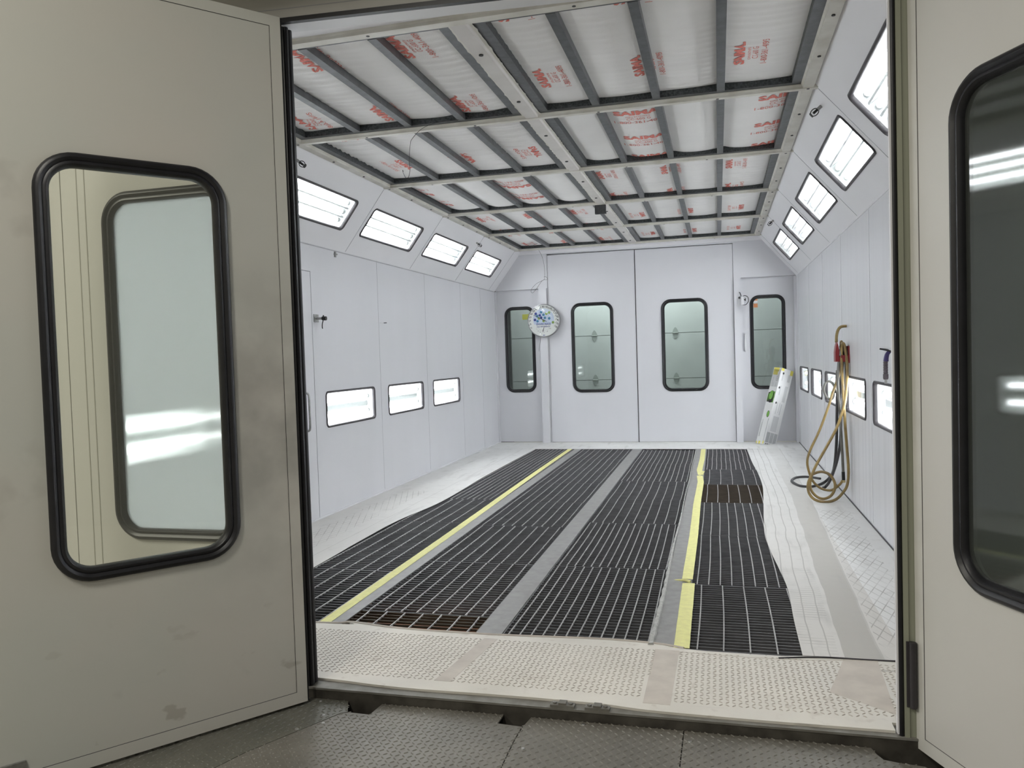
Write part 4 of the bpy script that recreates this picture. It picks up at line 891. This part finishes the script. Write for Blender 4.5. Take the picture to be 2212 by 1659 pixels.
# purple blow gun at the right wall
t = thing('blow_gun', 'purple blow gun with ribbed grip and black hook, beside the right door post', 'blow gun', (4.23, 5.29, 1.06))
mb = MB(); mb.lathe([(0.013, 1.085), (0.016, 1.095), (0.016, 1.118), (0.012, 1.12)]+[(0.0125+.0015*(k % 2), 1.12+.008*k) for k in range(10)]+[(0.011, 1.20)], 12, Matrix.Translation((4.226, 5.30, 0))); part(t, 'grip', mb, 'grip', smooth=False)
part(t, 'body', MB().tube([(4.228, 5.30, 1.198), (4.231, 5.30, 1.225), (4.238, 5.30, 1.245), (4.250, 5.30, 1.258)], lambda q: 0.016-.005*q, 10), 'purple', smooth=True)
part(t, 'hose_stub', MB().cyl((4.226, 5.30, 1.060), (4.226, 5.30, 1.086), 0.008, 10), 'metal', smooth=True)
mb = MB()
for k in range(5): mb.tube([(4.188+.010*k, 5.27+.02*k, 1.277-.001*k), (4.225+.006*k, 5.27+.02*k, 1.268), (4.262, 5.27+.02*k, 1.256)], 0.0055, 8)
part(t, 'hook_fingers', mb, 'black', smooth=True)

# ================================================================== CARTON LEANING AT THE BACK RIGHT
P0 = Vector((3.784, 11.015, 0.010)); Ptop = Vector((4.052, 11.165, 1.032))
ax = (Ptop-P0).normalized(); ln = (Ptop-P0).length
sL = Vector((-0.62, 0.78, 0.0)); sL = (sL-ax*sL.dot(ax)).normalized()
sR = ax.cross(sL)*-1
if sR.x < 0: sR = -sR
wL, wR = 0.150, 0.210; SU = {0: 1.0}
t = thing('carton', 'tall white and green carton leaning in the back right corner', 'carton', P0)
Tc = frame(P0, sL, sR, ax); mb = MB(); mb.box((0, 0, 0), (wL, wR, ln), Tc); part(t, 'box', mb, 'card')
TLf = frame(P0, sL, ax, -sR); TRf = frame(P0, sR, ax, -sL)     # left face u along sL, right face u along sR
def prn(name, mat, T, items):
    mb = MB(); k = wL/0.115 if T is TLf else wR/0.150; items = [(('r', i[1]*k, i[2]*k)+tuple(i[3:])) if i[0] == 'r' else (('e', i[1]*k, i[2], i[3]*k)+tuple(i[4:])) for i in items]
    for it in items:
        if it[0] == 'r': mb.plate(rect(it[1], it[2], it[3], it[4]), [], 0.0003, 0.0012, T)
        elif it[0] == 'e':
            mb.plate([(it[1]+it[3]*math.cos(a*PI/10), it[2]+it[4]*math.sin(a*PI/10)) for a in range(20)], [], 0.0003, it[5] if len(it) > 5 else 0.0014, T)
    part(t, name, mb, mat)
prn('grey_print', 'card_lg', TLf, [('r', .002, .113, .80, 1.04)])
prn('yellow_print', 'card_y', TLf, [('r', .03, .108, .965, 1.066), ('r', .005, .020, .01, .05), ('r', .055, .08, 0, .04), ('r', .10, .114, 0, .03)])
prn('barcode', 'card_k', TLf, [('r', .018, .045, .885, 1.02)])
mb = MB(); [mb.plate(rect(.027, .055, .89+.013*k, .8965+.013*k), [], .0012, .0018, TLf) for k in range(10)]; part(t, 'barcode_bars', mb, 'card')
prn('logo_shadow', 'card_k', TLf, [('e', .055, .66, .046, .085, .0010), ('r', .02, .105, .585, .72), ('e', .04, .42, .020, .047, .001)])
prn('green_logo', 'card_grn', TLf, [('r', .012, .040, .58, .735), ('r', .075, .108, .60, .70), ('e', .060, .68, .026, .062, .0022), ('e', .04, .42, .016, .040, .0018)])
prn('small_print', 'card_g', TLf, [('r', .088, .094, .10, .34), ('r', .096, .100, .10, .30), ('r', .012, .020, .05, .36), ('r', .085, .092, .84, .93), ('r', .07, .078, .80, .86), ('r', .03, .036, .80, .86)])
prn('yellow_corner', 'card_y', TRf, [('r', .0, .035, 1.03, 1.066)]); prn('yellow_corner', 'card_y', TRf, [('r', .115, .150, 1.0, 1.066)])
prn('small_print', 'card_lg', TRf, [('r', .095, .128, .62, .84), ('r', .10, .13, .90, 1.0), ('r', .03, .04, .90, 1.0), ('r', .035, .045, .70, .83), ('r', .045, .055, .44, .60), ('r', .075, .083, .46, .60), ('r', .095, .108, .44, .59), ('r', .04, .11, .20, .41)])
prn('symbols', 'card_k', TRf, [('e', .035, 1.00, .010, .016), ('e', .025, .80, .009, .016), ('e', .03, .59, .009, .015), ('r', .02, .03, .012, .028), ('r', .04, .05, .012, .028), ('r', .06, .07, .012, .028), ('r', .08, .09, .012, .028)])
prn('grey_columns', 'card_g', TRf, [('r', .010, .050, .04, .18), ('r', .056, .096, .04, .18), ('r', .102, .140, .04, .18)])

# ================================================================== DIAL THERMOMETER
GX, GZ, GR = 0.757, 1.808, 0.243; GYY = L-.075
TG = frame((GX, GYY, GZ), (1, 0, 0), (0, 0, 1), (0, -1, 0))
t = thing('dial_thermometer', 'large round dial thermometer with blue print on the back wall post', 'thermometer', (GX, GYY, GZ-GR))
part(t, 'case', MB().lathe([(GR-.02, -.055), (GR, -.05), (GR, 0.012), (GR-.010, .016), (GR-.013, .006), (GR-.014, .001)], 56, TG), 'dial_rim', smooth=True)
part(t, 'dial_face', MB().lathe([(GR-.012, .002), (GR-.012, .006)], 56, TG), 'dial')
mb = MB(); cir = [(0.158*math.cos(a), 0.02+0.158*math.sin(a)) for a in [math.radians(-28+i*236/24) for i in range(25)]]; mb.plate(cir, [], .006, .0068, TG); part(t, 'pale_blue_panel', mb, 'dial_sky')
mb = MB()
fl_ = lambda u, v: TG @ Vector((u, v, 0.0085))
for k in range(17):
    s_ = str(k*10); a = math.radians(208-k*(236/16)); R_ = 0.203
    if k == 13: pass
    w_ = 0.019*len(s_); u, v = R_*math.cos(a), R_*math.sin(a)+0.0
    ta = (a-PI/2)*0.35
    put_text(mb, s_, fl_(u-w_/2*math.cos(ta), v-.013-w_/2*math.sin(ta)), (math.cos(ta), 0, math.sin(ta)), (-math.sin(ta), 0, math.cos(ta)), w_, .027, 0.01)
for s_, u, v in (('0', -.10, -.125), ('20', -.085, -.155), ('40', -.055, -.172), ('60', .0, -.175), ('80', .05, -.165), ('100', .09, -.125)): put_text(mb, s_, fl_(u-.008, v), (1, 0, 0), (0, 0, 1), .008*len(s_), .011)
for k in range(9):
    a = math.radians(190+k*20); c_, s_ = math.cos(a), math.sin(a)
    p = fl_(.07*c_, -.10+.05*s_); q = fl_(.082*c_, -.10+.058*s_); mb.cyl(p, q, .001, 5)
part(t, 'scale_numerals', mb, 'ink')
mb = MB(); put_text(mb, 'ENVIROBASE', fl_(-.108, -.068), (1, 0, 0), (0, 0, 1), .215, .034, .012); put_text(mb, 'HIGH PERFORMANCE', fl_(-.105, -.096), (1, 0, 0), (0, 0, 1), .20, .016, .02)
put_text(mb, 'P', fl_(-.012, -.228), (1, 0, 0), (0, 0, 1), .012, .022, .03); put_text(mb, 'P', fl_(.003, -.228), (1, 0, 0), (0, 0, 1), .012, .022, .03); part(t, 'blue_lettering', mb, 'navy')
hexs = {'navy': [(-.115, .105), (-.035, .045), (-.055, .08), (-.13, .015)], 'teal': [(-.035, .125), (.0, .085), (-.095, .07), (.085, .03), (-.092, -.005), (.02, .04)], 'lime': [(-.07, .035), (.045, .10), (.085, .115), (.0, -.005), (.14, -.03)]}
for c_, hs in hexs.items():
    mb = MB()
    for u, v in hs: mb.plate([(u+.021*math.cos(PI/6+a*PI/3), v+.021*math.sin(PI/6+a*PI/3)) for a in range(6)], [], .0075, .0085, TG)
    part(t, {'navy': 'navy_hexagons', 'teal': 'blue_hexagons', 'lime': 'green_hexagons'}[c_], mb, c_)
mb = MB(); mb.plate([(-.15, .085), (-.148, .089), (.008, .012), (.048, -.012), (.044, -.018), (.0, .004)], [], .012, .014, TG); mb.plate([(.006, -.085), (.010, -.086), (-.008, -.152), (-.016, -.178), (-.018, -.150)], [], .012, .014, TG)
part(t, 'needle', mb, 'ink')
mb = MB(); mb.lathe([(GR-.014, .016), (GR*.8, .024), (GR*.5, .029), (GR*.2, .031), (0.001, .0312)], 40, TG, caps=False); part(t, 'cover_glass', mb, 'dialglass', smooth=True)

# ================================================================== SMALL FITTINGS
t = thing('gun_holder', 'small white spray gun holder on black clamp at the right back post', 'sensor', (3.55, L-.10, 1.90))  # spray gun holder: white cylinder with black knob and ring
part(t, 'body', MB().cyl((3.560, L-.13, 1.905), (3.556, L-.13, 2.020), 0.022, 14), 'white_p', smooth=True)
part(t, 'clamp', MB().cyl((3.515, L-.10, 2.005), (3.545, L-.12, 2.010), 0.016, 10), 'black', smooth=True).name
part(t, 'knob', MB().cyl((3.592, L-.13, 1.975), (3.602, L-.13, 1.975), 0.020, 10).cyl((3.58, L-.13, 1.975), (3.594, L-.13, 1.975), 0.007, 8), 'black', smooth=True)
part(t, 'cable', MB().tube([(3.515, L-.02, 2.085), (3.53, L-.07, 2.075), (3.545, L-.12, 2.02)], 0.006, 8).tube([(3.56, L-.13, 1.905), (3.60, L-.13, 1.905), (3.632, L-.13, 1.94), (3.640, L-.13, 1.975), (3.625, L-.13, 2.015), (3.59, L-.13, 2.03), (3.56, L-.13, 2.02)], 0.0045, 8), 'black', smooth=True)
part(t, 'bracket', MB().box((3.52, L-.12, 1.99), (3.56, L-.045, 2.02)), 'metal')
single('clamp_mount', MB().box((3.50, L-.055, 1.90), (3.545, L-.045, 2.03)), 'white_p', 'flat white mounting plate on the right back post', 'plate', (3.52, L-.05, 1.9))
def sprinkler(T, u, v, label):
    b = T @ Vector((u, v, 0)); t = thing('sprinkler_head', label, 'sprinkler', b, 'sprinkler heads on the slopes')
    part(t, 'stem', MB().cyl(b, T @ Vector((u, v, .028)), .011, 10), 'metal', smooth=True)
    pts = [T @ Vector((u, v+.020*math.cos(a), .050+.026*math.sin(a))) for a in [i*PI/6 for i in range(12)]]
    part(t, 'yoke', MB().tube(pts, .003, 6, 2, closed=True), 'bolt', smooth=True)
    part(t, 'deflector', MB().cyl(T @ Vector((u, v, .074)), T @ Vector((u, v, .078)), .016, 10), 'bolt', smooth=True)
    part(t, 'link', MB().cyl(T @ Vector((u, v, .028)), T @ Vector((u, v, .060)), .008, 8), 'bolt', smooth=True)
sprinkler(TSL, 5.07, 0.585, 'small dark sprinkler head on the left slope near the door leaf')
sprinkler(TSL, 9.40, 0.565, 'tiny sprinkler head high on the left slope near the back')
sprinkler(TSR, 5.15, 0.634, 'small dark sprinkler head on the right slope beside the largest light')
sprinkler(TSR, 9.47, 0.626, 'tiny sprinkler head on the right slope near the back')
t = thing('air_outlet', 'small nickel air coupling with black tab on the left wall', 'air fitting', (0, 5.90, 1.62))
part(t, 'wall_plate', MB().box((0, 5.86, 1.635), (.004, 5.94, 1.70)), 'metal'); part(t, 'pipe', MB().cyl((0, 5.90, 1.665), (.062, 5.90, 1.664), .009, 10, .012), 'metal', smooth=True)
part(t, 'coupling', MB().cyl((.060, 5.90, 1.664), (.095, 5.90, 1.663), .017, 12).cyl((.07, 5.90, 1.664), (.07, 5.90, 1.690), .006, 6), 'bolt', smooth=True)
part(t, 'tab', MB().tube([(.068, 5.90, 1.652), (.058, 5.90, 1.62), (.056, 5.90, 1.59), (.060, 5.90, 1.58)], .004, 6), 'black', smooth=True)
t = thing('wall_pin', 'thin pin with dark tip sticking out of the left wall', 'pin', (0, 7.17, 1.67)); part(t, 'shaft', MB().cyl((0, 7.17, 1.67), (.045, 7.17, 1.669), .002, 6), 'white_p'); part(t, 'tip', MB().cyl((.045, 7.17, 1.669), (.075, 7.17, 1.669), .004, 6), 'black')
t = thing('wall_bracket', 'tiny metal bracket just below the left slope', 'bracket', (0.0, 6.28, 2.22)); part(t, 'clip', MB().box((0, 6.265, 2.215), (.012, 6.285, 2.262)).box((0, 6.258, 2.235), (.02, 6.295, 2.245)), 'metal')
t = thing('ceiling_box', 'small dark grey box hanging from the centre ceiling rail', 'box', (2.10, 8.03, 2.71))
part(t, 'case', MB().box((2.040, 8.00, 2.722), (2.150, 8.045, 2.812)), 'sensor'); part(t, 'lip', MB().box((2.060, 7.985, 2.715), (2.158, 8.0, 2.737)), 'sensor')
def wire(pts, label, r=0.0016): single('loose_wire', MB().tube(pts, r, 5, 5), 'wire', label, 'wire', pts[0], 'loose ceiling wires', smooth=True)
wire([(1.640, 4.86, 2.833), (1.50, 4.85, 2.828), (1.393, 4.85, 2.800), (1.320, 4.85, 2.740), (1.305, 4.85, 2.700), (1.294, 4.85, 2.593), (1.299, 4.85, 2.550), (1.291, 4.85, 2.510), (1.277, 4.85, 2.486), (1.262, 4.85, 2.500), (1.249, 4.85, 2.528), (1.246, 4.85, 2.545), (1.252, 4.85, 2.535)], 'long thin wire with a hook end dangling from the ceiling at the left')
wire([(0.740, 11.09, 2.84), (0.777, 11.2, 2.74), (0.795, 11.25, 2.603), (0.789, 11.29, 2.435), (0.753, 11.3, 2.397), (0.668, 11.3, 2.36), (0.596, 11.3, 2.296), (0.574, 11.3, 2.243), (0.608, 11.3, 2.228), (0.666, 11.3, 2.293), (0.753, 11.3, 2.397), (0.823, 11.3, 2.406), (0.810, 11.3, 2.447), (0.775, 11.3, 2.45)], 'looped thin wire above the dial thermometer', 0.002)
wire([(0.70, 11.30, 1.57), (0.69, 11.31, 1.50), (0.672, 11.31, 1.43), (0.665, 11.31, 1.36)], 'short wire hanging below the dial thermometer', 0.002)
wire([(1.62, 7.90, 2.835), (1.50, 7.82, 2.83), (1.42, 7.76, 2.825), (1.32, 7.68, 2.82), (1.30, 7.66, 2.83)], 'thin bent wire below the third bay of ceiling filters', 0.002)
wire([(0.86, 10.55, 2.835), (0.83, 10.45, 2.80), (0.85, 10.40, 2.77), (0.88, 10.42, 2.79)], 'tiny wire curl below the last ceiling bay', 0.002)
# stickers on the back windows
T = frame((0, L+.058-.006, 0), (1, 0, 0), (0, 0, 1), (0, -1, 0))
single('window_sticker', MB().plate(rect(0.405, 0.53, 1.84, 1.92), [], 0, .002, T), 'yel_note', 'faded yellow note behind the left back window', 'sticker', (0.46, L+.05, 1.84))
t = thing('window_sticker', 'orange and white label at the top of the right back window', 'sticker', (3.72, L+.05, 1.85))
part(t, 'paper', MB().plate(rect(3.70, 3.765, 1.935, 1.965), [], 0, .002, T), 'white_p'); part(t, 'orange_field', MB().plate(rect(3.71, 3.765, 1.87, 1.925), [], 0, .0025, T).plate(rect(3.72, 3.765, 1.965, 1.99), [], 0, .0025, T), 'orange')

for o in bpy.data.objects:
    if '_b' in o: del o['_b']
